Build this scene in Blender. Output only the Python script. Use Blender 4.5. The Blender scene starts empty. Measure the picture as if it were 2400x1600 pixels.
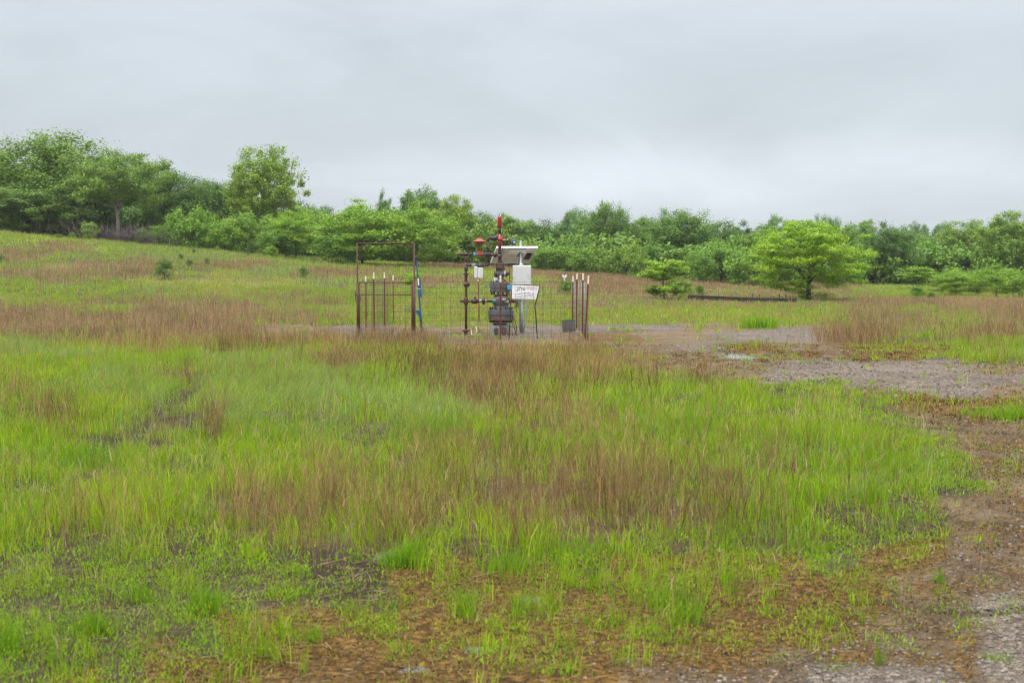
import bpy, math, random
import numpy as np
from mathutils import Vector, Matrix

S = bpy.context.scene
COL = S.collection
R = math.radians

# ------------------------------------------------------------------ camera
CAMH = 1.70
F = 3333.0                      # focal length in photo pixels (2400 wide)
HORIZON = 620.0
PITCH = math.atan((800 - HORIZON) / F)
cam_d = bpy.data.cameras.new('camera')
cam = bpy.data.objects.new('camera', cam_d)
COL.objects.link(cam)
cam.location = (0, 0, CAMH)
cam.rotation_euler = (math.pi / 2 - PITCH, 0, 0)
cam_d.sensor_width = 36.0
cam_d.lens = F / 2400 * 36.0
cam_d.clip_start = 0.1
cam_d.clip_end = 4000
cam_d.dof.use_dof = True
cam_d.dof.focus_distance = 33.0
cam_d.dof.aperture_fstop = 5.6
S.camera = cam

# ------------------------------------------------------------------ view, world, sun
S.view_settings.view_transform = 'Standard'
S.view_settings.look = 'None'
S.view_settings.gamma = 1
S.view_settings.use_curve_mapping = False
S.view_settings.exposure = 0.78
S.cycles.max_bounces = 7
S.cycles.diffuse_bounces = 3
S.cycles.glossy_bounces = 2
S.cycles.transmission_bounces = 4
S.cycles.transparent_max_bounces = 4
S.cycles.volume_bounces = 0
S.cycles.use_denoising = True
S.cycles.denoiser = 'OPENIMAGEDENOISE'
S.cycles.denoising_input_passes = 'RGB_ALBEDO_NORMAL'
S.cycles.denoising_prefilter = 'NONE'
S.cycles.filter_width = 1.3

SUN_EL, SUN_AZ = R(62), R(215)
world = bpy.data.worlds.new('World')
S.world = world
world.use_nodes = True
nt = world.node_tree
for n in list(nt.nodes):
    nt.nodes.remove(n)


def N(nt, t, **kw):
    n = nt.nodes.new(t)
    for k, v in kw.items():
        if k.startswith('_'):
            n.inputs[k[1:].replace('_', ' ')].default_value = v
        else:
            setattr(n, k, v)
    return n


def L(nt, a, b):
    nt.links.new(a, b)


out = N(nt, 'ShaderNodeOutputWorld')
bg = N(nt, 'ShaderNodeBackground', _Strength=0.1)
sky = N(nt, 'ShaderNodeTexSky', sky_type='NISHITA', sun_disc=False)
sky.sun_elevation = SUN_EL
sky.sun_rotation = SUN_AZ
sky.dust_density = 3.0
tc = N(nt, 'ShaderNodeTexCoord')
sep = N(nt, 'ShaderNodeSeparateXYZ')
L(nt, tc.outputs['Generated'], sep.inputs[0])
# overcast brightness: dimmer towards the horizon, brighter overhead
zr = N(nt, 'ShaderNodeValToRGB')
zr.color_ramp.interpolation = 'EASE'
e = zr.color_ramp.elements
e[0].position = 0.0
e[0].color = (.465, .513, .555, 1)
e[1].position = 1.0
e[1].color = (1, 1, 1, 1)
for p, c in ((.05, (.462, .503, .545)), (.10, (.452, .499, .540)), (.15, (.468, .517, .559)), (.21, (.525, .562, .607)),
             (.30, (.66, .69, .73))):
    q = e.new(p)
    q.color = (*c, 1)
ab = N(nt, 'ShaderNodeMath', operation='ABSOLUTE')
L(nt, sep.outputs['Z'], ab.inputs[0])
L(nt, ab.outputs[0], zr.inputs[0])
# ramp 0..1 is spread over three times that radiance by this gain
gain = N(nt, 'ShaderNodeMapRange', interpolation_type='SMOOTHSTEP')
for k, v in zip(('From Min', 'From Max', 'To Min', 'To Max'), (.24, .95, 8.2, 19.0)):
    gain.inputs[k].default_value = v
L(nt, ab.outputs[0], gain.inputs['Value'])
mapn = N(nt, 'ShaderNodeMapping')
mapn.inputs['Scale'].default_value = (4.0, 4.0, 11.0)
mapn.inputs['Location'].default_value = (3.1, 0.4, 0.9)
L(nt, tc.outputs['Generated'], mapn.inputs[0])
cn = N(nt, 'ShaderNodeTexNoise', _Scale=1.0, _Detail=7.0, _Roughness=0.56, _Distortion=.5)
L(nt, mapn.outputs[0], cn.inputs['Vector'])
cr = N(nt, 'ShaderNodeMapRange')
for k, v in zip(('From Min', 'From Max', 'To Min', 'To Max'), (.3, .72, .875, 1.10)):
    cr.inputs[k].default_value = v
L(nt, cn.outputs['Fac'], cr.inputs['Value'])
# a paler break in the cloud low on the right
vm = N(nt, 'ShaderNodeVectorMath', operation='MULTIPLY')
vm.inputs[1].default_value = (1, 1, 1)
L(nt, tc.outputs['Generated'], vm.inputs[0])
sub = N(nt, 'ShaderNodeVectorMath', operation='SUBTRACT')
sub.inputs[1].default_value = (.10, .99, .062)
L(nt, vm.outputs[0], sub.inputs[0])
scl = N(nt, 'ShaderNodeVectorMath', operation='MULTIPLY')
scl.inputs[1].default_value = (3.6, 0.5, 34.0)
L(nt, sub.outputs[0], scl.inputs[0])
ln = N(nt, 'ShaderNodeVectorMath', operation='LENGTH')
L(nt, scl.outputs[0], ln.inputs[0])
nadd = N(nt, 'ShaderNodeMath', operation='MULTIPLY_ADD')
L(nt, cn.outputs['Fac'], nadd.inputs[0])
nadd.inputs[1].default_value = -1.2
nadd2 = N(nt, 'ShaderNodeMath', operation='ADD')
L(nt, ln.outputs['Value'], nadd.inputs[2])
L(nt, nadd.outputs[0], nadd2.inputs[0])
nadd2.inputs[1].default_value = 0.6
br = N(nt, 'ShaderNodeMapRange', interpolation_type='SMOOTHSTEP')
for k, v in zip(('From Min', 'From Max', 'To Min', 'To Max'), (0.0, 1.3, 1.20, 1.0)):
    br.inputs[k].default_value = v
L(nt, nadd2.outputs[0], br.inputs['Value'])
m1 = N(nt, 'ShaderNodeMath', operation='MULTIPLY')
L(nt, gain.outputs[0], m1.inputs[0])
L(nt, cr.outputs[0], m1.inputs[1])
m2 = N(nt, 'ShaderNodeMath', operation='MULTIPLY')
L(nt, m1.outputs[0], m2.inputs[0])
L(nt, br.outputs[0], m2.inputs[1])
vs = N(nt, 'ShaderNodeVectorMath', operation='SCALE')
L(nt, zr.outputs[0], vs.inputs[0])
L(nt, m2.outputs[0], vs.inputs['Scale'])
mx = N(nt, 'ShaderNodeMix', data_type='RGBA')
mx.inputs['Factor'].default_value = 0.95
L(nt, sky.outputs[0], mx.inputs[6])
L(nt, vs.outputs[0], mx.inputs[7])
L(nt, mx.outputs[2], bg.inputs['Color'])
L(nt, bg.outputs[0], out.inputs[0])

sun_d = bpy.data.lights.new('sun', 'SUN')
sun_d.energy = 1.5
sun_d.angle = R(16)
sun_d.color = (1.0, .965, .91)
sun = bpy.data.objects.new('sun', sun_d)
COL.objects.link(sun)
# light comes from azimuth SUN_AZ (clockwise from +Y), behind the camera and a little to the left
sdir = Vector((math.sin(SUN_AZ) * math.cos(SUN_EL), math.cos(SUN_AZ) * math.cos(SUN_EL), math.sin(SUN_EL)))
sun.rotation_euler = sdir.to_track_quat('Z', 'Y').to_euler()
sun.location = (0, 0, 60)

# ------------------------------------------------------------------ measuring helpers
cP, sP = math.cos(PITCH), math.sin(PITCH)


def W(px, py, d):
    """the point of the plane y = d that is measured at (px, py) on the 2400 x 1600 photograph"""
    a, b = (px - 1200) / F, (800 - py) / F
    t = d / (cP + b * sP)
    return Vector((a * t, d, CAMH + t * (-sP + b * cP)))


def to_px(x, y, z):
    zc = z - CAMH
    dep = np.maximum(y * cP - zc * sP, 0.3)
    return 1200 + F * x / dep, 800 - F * (y * sP + zc * cP) / dep


def lattice(ix, iy, seed):
    h = (ix.astype(np.int64) * 374761393 + iy.astype(np.int64) * 668265263 + seed * 1442695041) & 0xffffffff
    h = ((h ^ (h >> 13)) * 1274126177) & 0xffffffff
    return ((h ^ (h >> 16)) & 0xffff) / 65535.0


def vnoise(x, y, seed=0):
    x = np.asarray(x, float)
    y = np.asarray(y, float)
    ix, iy = np.floor(x), np.floor(y)
    fx, fy = x - ix, y - iy
    fx = fx * fx * (3 - 2 * fx)
    fy = fy * fy * (3 - 2 * fy)
    a = lattice(ix, iy, seed)
    b = lattice(ix + 1, iy, seed)
    c = lattice(ix, iy + 1, seed)
    d = lattice(ix + 1, iy + 1, seed)
    return (a + (b - a) * fx) * (1 - fy) + (c + (d - c) * fx) * fy


def fbm(x, y, seed=0, o=4):
    s, a, t = 0, 1.0, 0
    x = np.asarray(x, float)
    y = np.asarray(y, float)
    for k in range(o):
        s = s + a * vnoise(x, y, seed + k * 17)
        t += a
        a *= .5
        x = x * 2.03 + 5.1
        y = y * 2.03 + 2.7
    return s / t                        # 0..1


def sstep(a, b, v):
    t = np.clip((v - a) / (b - a), 0, 1)
    return t * t * (3 - 2 * t)


# ------------------------------------------------------------------ terrain
HILL_U = np.array([-1500, -700, 0, 400, 700, 850, 1100, 1500, 1750, 2400, 3900], float)
HILL_Z = np.array([5.2, 4.6, 3.75, 2.8, 2.1, 1.8, 1.5, .62, .25, .0, .0])
PUDDLES = [(4.32, 26.7, .50, 1.05), (-.15, 6.37, .065, .085), (.10, 7.25, .07, .09), (-.72, 8.35, .10, .16), (-.42, 6.0, .05, .05)]


def hill(x, y):
    u = 1200 + F * x / np.maximum(y, 8)
    return np.interp(u, HILL_U, HILL_Z) * sstep(40, 93, y) + np.maximum(y - 93, 0) * .004


def flat_px(px, py):
    d = 5.0
    while d < 60 and W(px, py, d).z > 0:
        d *= 1.002
    p = W(px, py, d)
    return p.x, p.y


# wheel ruts and trodden trails, soft dark soil
RUTS = [([(1690, 1168), (1784, 1184), (1906, 1208), (1994, 1230), (2100, 1242), (2190, 1246)], .085),
        ([(170, 1098), (265, 1048), (345, 1014), (425, 935), (460, 912)], .22),
        ([(640, 982), (750, 988), (850, 1002), (905, 1012)], .22),
        ([(2080, 992), (2230, 1010), (2430, 1020)], .10),
        ([(2160, 1208), (2300, 1226), (2430, 1232)], .06),
        ([(1330, 1262), (1440, 1276), (1570, 1290)], .06),
        ([(2060, 1400), (2190, 1432), (2300, 1440), (2430, 1428)], .05)]
RUTS = [([flat_px(*q) for q in p], w) for p, w in RUTS]


def rut(x, y):
    k = np.zeros_like(x)
    for p, w in RUTS:
        for (x0, y0), (x1, y1) in zip(p, p[1:]):
            dx, dy = x1 - x0, y1 - y0
            t = np.clip(((x - x0) * dx + (y - y0) * dy) / (dx * dx + dy * dy), 0, 1)
            dd = np.hypot(x - x0 - t * dx, y - y0 - t * dy) / (w * (.6 + .9 * vnoise(x * 2.3, y * 2.3, 19)))
            k = np.maximum(k, np.exp(-dd ** 4))
    return k


def height(x, y):
    x = np.asarray(x, float)
    y = np.asarray(y, float)
    rel = .075 * (fbm(x * .9, y * .9, 3) - .5) + .035 * (fbm(x * 5, y * 5, 9) - .5)
    far = np.clip(1.0 - (y - 25) / 60, .25, 1)
    k = np.zeros_like(x)
    for cx, cy, a, b in PUDDLES:
        k = np.maximum(k, np.exp(-((((x - cx) / a) ** 2 + ((y - cy) / b) ** 2) / 1.9 * (.35 + 1.7 * fbm(x / a * 1.5 + cx * 7, y / b * 1.5, 7, 3) ** 1.3)) ** 2))
    return hill(x, y) + rel * far * (1 - .75 * k) - .050 * k - .045 * rut(x, y)


def hz(x, y):
    return float(height(np.array([x]), np.array([y]))[0])


def gp(px, py):
    """ground point measured at (px, py)"""
    d = 5.0
    for i in range(4000):
        p = W(px, py, d)
        if p.z <= float(hill(np.array([p.x]), np.array([d]))[0]):
            return p
        d *= 1.004
    return p


# what covers the ground: one letter per 100 x (row) cell of the field, read off the photograph
ROWS = [
    (520, "ggggwwggggggmmmmmmmmgggg"),
    (560, "ggwgwwggggggnnnnnnnngggg"),
    (580, "gngwwwggnggnnnnnnnnngggg"),
    (605, "nggwwwgwgggnnnnnnnnngggg"),
    (622, "gynngnwgggnnnnnnnnnngggg"),
    (642, "nnnngywnngggnnbbbbbngggg"),
    (662, "gngyyyywgnnggnbbbbbngggg"),
    (684, "gggwyygggggggnnvvvvvgggy"),
    (700, "ygggggnggyyyyyvvvvvvggyy"),
    (714, "gynnnmgnyyyyvvvvvvvvnnnn"),
    (733, "nngbbbmgyyyyyyyyyyygmgmm"),
    (752, "bbbbbbbmyyyyyyyyyyyymmgn"),
    (768, "bbbbbbeepeeeppppeepemmgm"),
    (790, "bbbbbbeeepeepeoeeppenmgm"),
    (812, "wmbbbbbbbbeeeeeepoeeoomg"),
    (836, "wwgmgmmbbbbbbbeeepoeoolg"),
    (860, "ggggwwwmmmbbbbbeeepppppe"),
    (885, "ggwwwwwwgmmbmbmleepppppp"),
    (912, "ggwwwwwwwwbbmbmggglleppe"),
    (945, "mggwwwwwwwwbmmgggggglooo"),
    (990, "lmgwdwwwwwwmmmgggggglese"),
    (1040, "gggdgggwdwgmmmmggggggles"),
    (1090, "ggdggggggmmbmbbmmgggggls"),
    (1150, "gggggggmmmbbbbbbmmggggle"),
    (1210, "gggggmbbbmbbbbbbbmgggles"),
    (1275, "gmmmlmbbbmlmmbmmmmglloes"),
    (1335, "lllllllddotttltttttlooss"),
    (1400, "lllllllldotottttttoooess"),
    (1470, "lllllttotoottotttoooessp"),
    (1540, "llltltoootottottooessssp"),
    (1620, "ltltotooooosooesssspppsp"),
    (1800, "llloooosossssssspppppppp"),
]
LETTERS = "gwbmylospdnetv"
# plants per letter:  T tall grass, V wispy pale grass, B dry stalks, K low weeds, M moss, H dead thatch
PL = dict(
    g=dict(T=.92, V=.12, B=.07, K=.40, M=.0, H=.45, h=1.0),
    w=dict(T=.40, V=.88, B=.09, K=.15, M=.0, H=.50, h=1.0),
    b=dict(T=.36, V=.08, B=.70, K=.12, M=.1, H=.55, h=1.0),
    m=dict(T=.62, V=.10, B=.46, K=.25, M=.08, H=.50, h=.95),
    n=dict(T=.36, V=.12, B=.72, K=.15, M=.0, H=.20, h=.85),
    y=dict(T=.90, V=.10, B=.06, K=.40, M=.0, H=.20, h=.75),
    l=dict(T=.19, V=.04, B=.05, K=.74, M=.32, H=.40, h=.66),
    t=dict(T=.26, V=.0, B=.03, K=.46, M=.70, H=.28, h=.80),
    o=dict(T=.08, V=.0, B=.01, K=.28, M=.95, H=.28, h=.70),
    s=dict(T=.016, V=.0, B=.006, K=.08, M=.62, H=.45, h=.6),
    e=dict(T=.015, V=.0, B=.05, K=.07, M=.50, H=.55, h=.6),
    p=dict(T=.004, V=.0, B=.006, K=.03, M=.16, H=.16, h=.5),
    v=dict(T=.60, V=.08, B=.60, K=.20, M=.0, H=.15, h=.36),
    d=dict(T=.07, V=.05, B=.12, K=.12, M=.1, H=1.0, h=.6),
)
GCOL = dict(g=(.060, .058, .022), w=(.085, .080, .038), b=(.100, .066, .040), m=(.075, .060, .030), y=(.13, .13, .032), n=(.115, .090, .045),
            l=(.062, .050, .029), t=(.085, .060, .032), o=(.100, .066, .030), s=(.105, .074, .046), e=(.150, .106, .058),
            p=(.125, .105, .084), v=(.115, .098, .045), d=(.045, .034, .024))
GRAVEL = dict(s=.40, p=.80, o=.10, l=.05, e=.34, t=.06)
MOSS = dict(o=.70, l=.30, s=.42, p=.06, e=.36, t=.58)
rows_y = np.array([r[0] for r in ROWS], float)
IDX = np.array([[LETTERS.index(c) for c in r[1]] for r in ROWS])


def letter_weights(x, y):
    """(n, letters) blend of ground covers at ground points"""
    z = hill(x, y)
    u, v = to_px(x, y, z)
    sc = np.clip(F / np.maximum(y, 4), 20, 800)          # pixels per metre there
    w1 = fbm(x * .55, y * .55, 31) - .5
    w2 = fbm(x * .55 + 40, y * .4 + 9, 37) - .5
    w3 = fbm(x * 2.1, y * 2.1, 41) - .5
    w4 = fbm(x * 2.1 + 7, y * 1.6 + 9, 43) - .5
    u = u + 150 * w1 + 90 * w3
    slope = np.clip((v - HORIZON), 40, 1200)
    v = v + slope * (.13 * w2 + .09 * w4)
    ci = np.clip(u / 100 - .5, 0, 22.999)
    ri = np.clip(np.interp(v, rows_y, np.arange(len(rows_y))), 0, len(rows_y) - 1.001)
    c0, r0 = np.floor(ci).astype(int), np.floor(ri).astype(int)
    fc, fr = ci - c0, ri - r0
    fc = sstep(.15, .85, fc)
    fr = sstep(.15, .85, fr)
    Wt = np.zeros((len(x), len(LETTERS)))
    ar = np.arange(len(x))
    for dc, dr, k in ((0, 0, (1 - fc) * (1 - fr)), (1, 0, fc * (1 - fr)), (0, 1, (1 - fc) * fr), (1, 1, fc * fr)):
        np.add.at(Wt, (ar, IDX[r0 + dr, c0 + dc]), k)
    q = rut(x, y)
    Wt *= (1 - q)[:, None]
    Wt[:, LETTERS.index('d')] += q
    return Wt


def table(key, default=0.0, D=PL):
    return np.array([D[c].get(key, default) for c in LETTERS])


# ------------------------------------------------------------------ materials
def mat_new(name):
    m = bpy.data.materials.new(name)
    m.use_nodes = True
    nt = m.node_tree
    for n in list(nt.nodes):
        nt.nodes.remove(n)
    o = N(nt, 'ShaderNodeOutputMaterial')
    return m, nt, o


def foliage_mat(name, transl=.35, rough=.55, spec=.25, use_obj=False):
    m, nt, o = mat_new(name)
    at = N(nt, 'ShaderNodeAttribute', attribute_name='col')
    src = at.outputs['Color']
    if use_obj:
        oi = N(nt, 'ShaderNodeObjectInfo')
        mm = N(nt, 'ShaderNodeMix', data_type='RGBA', blend_type='MULTIPLY')
        mm.inputs['Factor'].default_value = 1
        L(nt, src, mm.inputs[6])
        L(nt, oi.outputs['Color'], mm.inputs[7])
        src = mm.outputs[2]
    p = N(nt, 'ShaderNodeBsdfPrincipled', _Roughness=rough)
    p.inputs['Specular IOR Level'].default_value = spec
    L(nt, src, p.inputs['Base Color'])
    t = N(nt, 'ShaderNodeBsdfTranslucent')
    tm = N(nt, 'ShaderNodeMix', data_type='RGBA', blend_type='MULTIPLY')
    tm.inputs['Factor'].default_value = 1
    tm.inputs[7].default_value = (1.25, 1.2, .55, 1)
    L(nt, src, tm.inputs[6])
    L(nt, tm.outputs[2], t.inputs['Color'])
    mix = N(nt, 'ShaderNodeMixShader')
    mix.inputs[0].default_value = transl
    L(nt, p.outputs[0], mix.inputs[1])
    L(nt, t.outputs[0], mix.inputs[2])
    L(nt, mix.outputs[0], o.inputs['Surface'])
    return m


def worn_mat(name, c1, c2=None, amount=.4, scale=9.0, rough=.5, metal=0.0, bump=.15, c3=None):
    """paint or steel c1 with worn / rusty patches of c2"""
    m, nt, o = mat_new(name)
    p = N(nt, 'ShaderNodeBsdfPrincipled', _Roughness=rough, _Metallic=metal)
    t = N(nt, 'ShaderNodeTexCoord')
    n1 = N(nt, 'ShaderNodeTexNoise', _Scale=scale, _Detail=8.0, _Roughness=.62)
    L(nt, t.outputs['Object'], n1.inputs['Vector'])
    n2 = N(nt, 'ShaderNodeTexNoise', _Scale=scale * 6, _Detail=5.0, _Roughness=.6)
    L(nt, t.outputs['Object'], n2.inputs['Vector'])
    c2 = c2 or tuple(v * .6 for v in c1)
    r = N(nt, 'ShaderNodeMapRange')
    r.inputs['From Min'].default_value = .62 - amount * .35
    r.inputs['From Max'].default_value = .74 - amount * .25
    L(nt, n1.outputs['Fac'], r.inputs['Value'])
    mxx = N(nt, 'ShaderNodeMix', data_type='RGBA')
    mxx.inputs[6].default_value = (*c1, 1)
    mxx.inputs[7].default_value = (*c2, 1)
    L(nt, r.outputs[0], mxx.inputs['Factor'])
    v = N(nt, 'ShaderNodeMapRange')
    v.inputs['To Min'].default_value = .72
    v.inputs['To Max'].default_value = 1.28
    L(nt, n2.outputs['Fac'], v.inputs['Value'])
    sc = N(nt, 'ShaderNodeVectorMath', operation='SCALE')
    L(nt, mxx.outputs[2], sc.inputs[0])
    L(nt, v.outputs[0], sc.inputs['Scale'])
    L(nt, sc.outputs[0], p.inputs['Base Color'])
    b = N(nt, 'ShaderNodeBump', _Strength=bump, _Distance=.01)
    L(nt, n2.outputs['Fac'], b.inputs['Height'])
    L(nt, b.outputs[0], p.inputs['Normal'])
    L(nt, p.outputs[0], o.inputs['Surface'])
    return m


MT = dict(
    rust_red=worn_mat('rusty_red_steel', (.085, .017, .011), (.048, .016, .011), .5, 11, .6),
    post_red=worn_mat('red_brown_post_paint', (.140, .022, .014), (.09, .030, .016), .5, 14, .65),
    post_rust=worn_mat('orange_rust_post', (.24, .075, .022), (.13, .035, .018), .5, 14, .7),
    cream=worn_mat('cream_post_tip', (.74, .66, .48), (.5, .42, .28), .35, 20, .6),
    wire=worn_mat('rusty_wire', (.075, .058, .045), (.13, .07, .04), .5, 20, .6, .3),
    wire_grey=worn_mat('grey_wire', (.26, .26, .25), (.14, .10, .07), .4, 20, .5, .5),
    pipe=worn_mat('dark_brown_pipe', (.034, .021, .017), (.080, .032, .016), .5, 8, .5),
    rust=worn_mat('rusty_fitting', (.080, .032, .017), (.036, .022, .018), .5, 12, .6),
    black=worn_mat('black_paint', (.018, .018, .020), (.05, .035, .028), .3, 14, .4),
    greyblue=worn_mat('blue_grey_wellhead_paint', (.082, .102, .118), (.080, .042, .022), .40, 6, .45),
    lower=worn_mat('rust_stained_wellhead_paint', (.105, .105, .098), (.080, .038, .018), .72, 6, .5),
    casing=worn_mat('pale_grey_casing', (.24, .28, .32), (.12, .085, .06), .45, 6, .55),
    red=worn_mat('bright_red_paint', (.33, .018, .024), (.22, .03, .03), .35, 12, .35),
    valve_red=worn_mat('faded_red_paint', (.33, .050, .028), (.26, .09, .05), .5, 10, .45),
    blue=worn_mat('blue_paint', (.018, .105, .300), (.03, .06, .12), .45, 12, .4),
    lblue=worn_mat('light_blue_paint', (.06, .30, .60), (.04, .14, .30), .3, 12, .35),
    navy=worn_mat('navy_rubber', (.02, .035, .065), (.03, .04, .06), .3, 12, .6),
    teal=worn_mat('teal_paint', (.015, .215, .190), (.02, .06, .05), .45, 14, .35),
    white=worn_mat('white_enclosure_paint', (.60, .61, .595), (.48, .48, .46), .25, 4, .45, 0, .03),
    sign=worn_mat('white_sign_face', (.80, .81, .83), (.68, .69, .71), .3, 5, .35, 0, .02),
    galv=worn_mat('galvanised_steel', (.31, .35, .39), (.24, .27, .30), .5, 12, .5, .3),
    back=worn_mat('pale_panel_back_sheet', (.76, .76, .72), (.64, .63, .59), .4, 5, .5, 0, .03),
    cell=worn_mat('solar_cells', (.02, .025, .06), (.03, .035, .07), .4, 10, .15),
    crate=worn_mat('dark_grey_crate', (.100, .092, .084), (.055, .048, .043), .5, 8, .75),
    ink=worn_mat('black_sign_ink', (.022, .022, .03), None, .1, 10, .5, 0, 0),
    inkred=worn_mat('red_sign_ink', (.50, .055, .075), None, .1, 10, .5, 0, 0),
    inkgrey=worn_mat('faded_sign_ink', (.085, .10, .13), None, .1, 10, .5, 0, 0),
    orange=worn_mat('orange_sign_ink', (.45, .14, .05), None, .1, 10, .5, 0, 0),
    tan=worn_mat('tan_hose', (.42, .30, .17), None, .3, 10, .6),
    wall=worn_mat('weathered_black_steel', (.030, .026, .022), (.075, .048, .030), .5, 4, .7),
    bark=worn_mat('grey_brown_bark', (.115, .095, .075), (.06, .048, .038), .5, 7, .85, 0, .5),
    bark_pale=worn_mat('pale_bark', (.38, .34, .29), (.17, .145, .12), .5, 5, .85, 0, .4),
)
LEAF = foliage_mat('tree_leaves', .24, .5, .3, True)
GRASS = foliage_mat('grass_blades', .40, .55, .10)
DRY = foliage_mat('dry_stalks', .25, .7, .12)


def ground_mat():
    m, nt, o = mat_new('field_ground')
    p = N(nt, 'ShaderNodeBsdfPrincipled', _Roughness=.8)
    p.inputs['Specular IOR Level'].default_value = .07
    ac = N(nt, 'ShaderNodeAttribute', attribute_name='col')
    am = N(nt, 'ShaderNodeAttribute', attribute_name='mask')
    sp = N(nt, 'ShaderNodeSeparateColor')
    L(nt, am.outputs['Color'], sp.inputs[0])
    t = N(nt, 'ShaderNodeTexCoord')
    pos = t.outputs['Object']
    mp = N(nt, 'ShaderNodeMapping')
    mp.inputs['Scale'].default_value = (1, .55, 1)
    L(nt, pos, mp.inputs[0])
    na = N(nt, 'ShaderNodeTexNoise', _Scale=2.6, _Detail=9.0, _Roughness=.68)
    L(nt, mp.outputs[0], na.inputs['Vector'])
    nb = N(nt, 'ShaderNodeTexNoise', _Scale=24.0, _Detail=7.0, _Roughness=.7)
    L(nt, pos, nb.inputs['Vector'])
    nc = N(nt, 'ShaderNodeTexNoise', _Scale=.55, _Detail=6.0, _Roughness=.6)
    L(nt, pos, nc.inputs['Vector'])
    vo = N(nt, 'ShaderNodeTexVoronoi', _Scale=42.0)
    L(nt, pos, vo.inputs['Vector'])
    vo2 = N(nt, 'ShaderNodeTexVoronoi', _Scale=95.0)
    L(nt, pos, vo2.inputs['Vector'])
    # gravel stones of grey, buff and pinkish brown
    ra = N(nt, 'ShaderNodeValToRGB')
    el = ra.color_ramp.elements
    el[0].color = (.085, .070, .058, 1)
    el[1].color = (.29, .252, .21, 1)
    for q, c in ((.35, (.112, .084, .062)), (.6, (.165, .132, .105)), (.8, (.215, .188, .160))):
        el.new(q).color = (*c, 1)
    sv = N(nt, 'ShaderNodeSeparateColor')
    L(nt, vo.outputs['Color'], sv.inputs[0])
    sv2 = N(nt, 'ShaderNodeSeparateColor')
    L(nt, vo2.outputs['Color'], sv2.inputs[0])
    av = N(nt, 'ShaderNodeMix', data_type='FLOAT')
    av.inputs['Factor'].default_value = .55
    L(nt, sv.outputs[0], av.inputs[2])
    L(nt, sv2.outputs[0], av.inputs[3])
    L(nt, av.outputs[0], ra.inputs[0])
    # where the gravel shows: mask against broken noise
    def thr(noise, mask, k, soft):
        a = N(nt, 'ShaderNodeMath', operation='ADD')
        L(nt, noise, a.inputs[0])
        L(nt, mask, a.inputs[1])
        r = N(nt, 'ShaderNodeMapRange', interpolation_type='SMOOTHSTEP')
        r.inputs['From Min'].default_value = k
        r.inputs['From Max'].default_value = k + soft
        L(nt, a.outputs[0], r.inputs['Value'])
        return r.outputs[0]
    gfac = thr(na.outputs['Fac'], sp.outputs[1], .92, .40)
    g = N(nt, 'ShaderNodeMix', data_type='RGBA')
    L(nt, gfac, g.inputs['Factor'])
    L(nt, ac.outputs['Color'], g.inputs[6])
    L(nt, ra.outputs[0], g.inputs[7])
    # moss, orange brown and dark
    mr = N(nt, 'ShaderNodeValToRGB')
    el = mr.color_ramp.elements
    el[0].position = .3
    el[0].color = (.036, .026, .013, 1)
    el[1].position = .72
    el[1].color = (.215, .132, .030, 1)
    el.new(.52).color = (.125, .070, .022, 1)
    L(nt, nb.outputs['Fac'], mr.inputs[0])
    mp2 = N(nt, 'ShaderNodeMapping')
    mp2.inputs['Scale'].default_value = (1, .5, 1)
    mp2.inputs['Location'].default_value = (11, 5, 0)
    L(nt, pos, mp2.inputs[0])
    nd = N(nt, 'ShaderNodeTexNoise', _Scale=3.4, _Detail=8.0, _Roughness=.66)
    L(nt, mp2.outputs[0], nd.inputs['Vector'])
    mfac = thr(nd.outputs['Fac'], sp.outputs[0], .86, .18)
    mm = N(nt, 'ShaderNodeMix', data_type='RGBA')
    L(nt, mfac, mm.inputs['Factor'])
    L(nt, g.outputs[2], mm.inputs[6])
    L(nt, mr.outputs[0], mm.inputs[7])
    # general mottling
    v = N(nt, 'ShaderNodeMapRange')
    v.inputs['From Min'].default_value = .28
    v.inputs['From Max'].default_value = .72
    v.inputs['To Min'].default_value = .36
    v.inputs['To Max'].default_value = 1.55
    L(nt, nb.outputs['Fac'], v.inputs['Value'])
    v2 = N(nt, 'ShaderNodeMapRange')
    v2.inputs['From Min'].default_value = .3
    v2.inputs['From Max'].default_value = .7
    v2.inputs['To Min'].default_value = .72
    v2.inputs['To Max'].default_value = 1.22
    L(nt, nc.outputs['Fac'], v2.inputs['Value'])
    mu = N(nt, 'ShaderNodeMath', operation='MULTIPLY')
    L(nt, v.outputs[0], mu.inputs[0])
    L(nt, v2.outputs[0], mu.inputs[1])
    sc = N(nt, 'ShaderNodeVectorMath', operation='SCALE')
    L(nt, mm.outputs[2], sc.inputs[0])
    L(nt, mu.outputs[0], sc.inputs['Scale'])
    L(nt, sc.outputs[0], p.inputs['Base Color'])
    # wet film on the low gravel
    rr = N(nt, 'ShaderNodeMapRange')
    rr.inputs['From Min'].default_value = .40
    rr.inputs['From Max'].default_value = .62
    rr.inputs['To Min'].default_value = .6
    rr.inputs['To Max'].default_value = .9
    L(nt, na.outputs['Fac'], rr.inputs['Value'])
    L(nt, rr.outputs[0], p.inputs['Roughness'])
    ba = N(nt, 'ShaderNodeMath', operation='MULTIPLY_ADD')
    L(nt, vo.outputs['Distance'], ba.inputs[0])
    ba.inputs[1].default_value = -.5
    L(nt, nb.outputs['Fac'], ba.inputs[2])
    b = N(nt, 'ShaderNodeBump', _Strength=.75, _Distance=.025)
    L(nt, ba.outputs[0], b.inputs['Height'])
    L(nt, b.outputs[0], p.inputs['Normal'])
    L(nt, p.outputs[0], o.inputs['Surface'])
    return m


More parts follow.
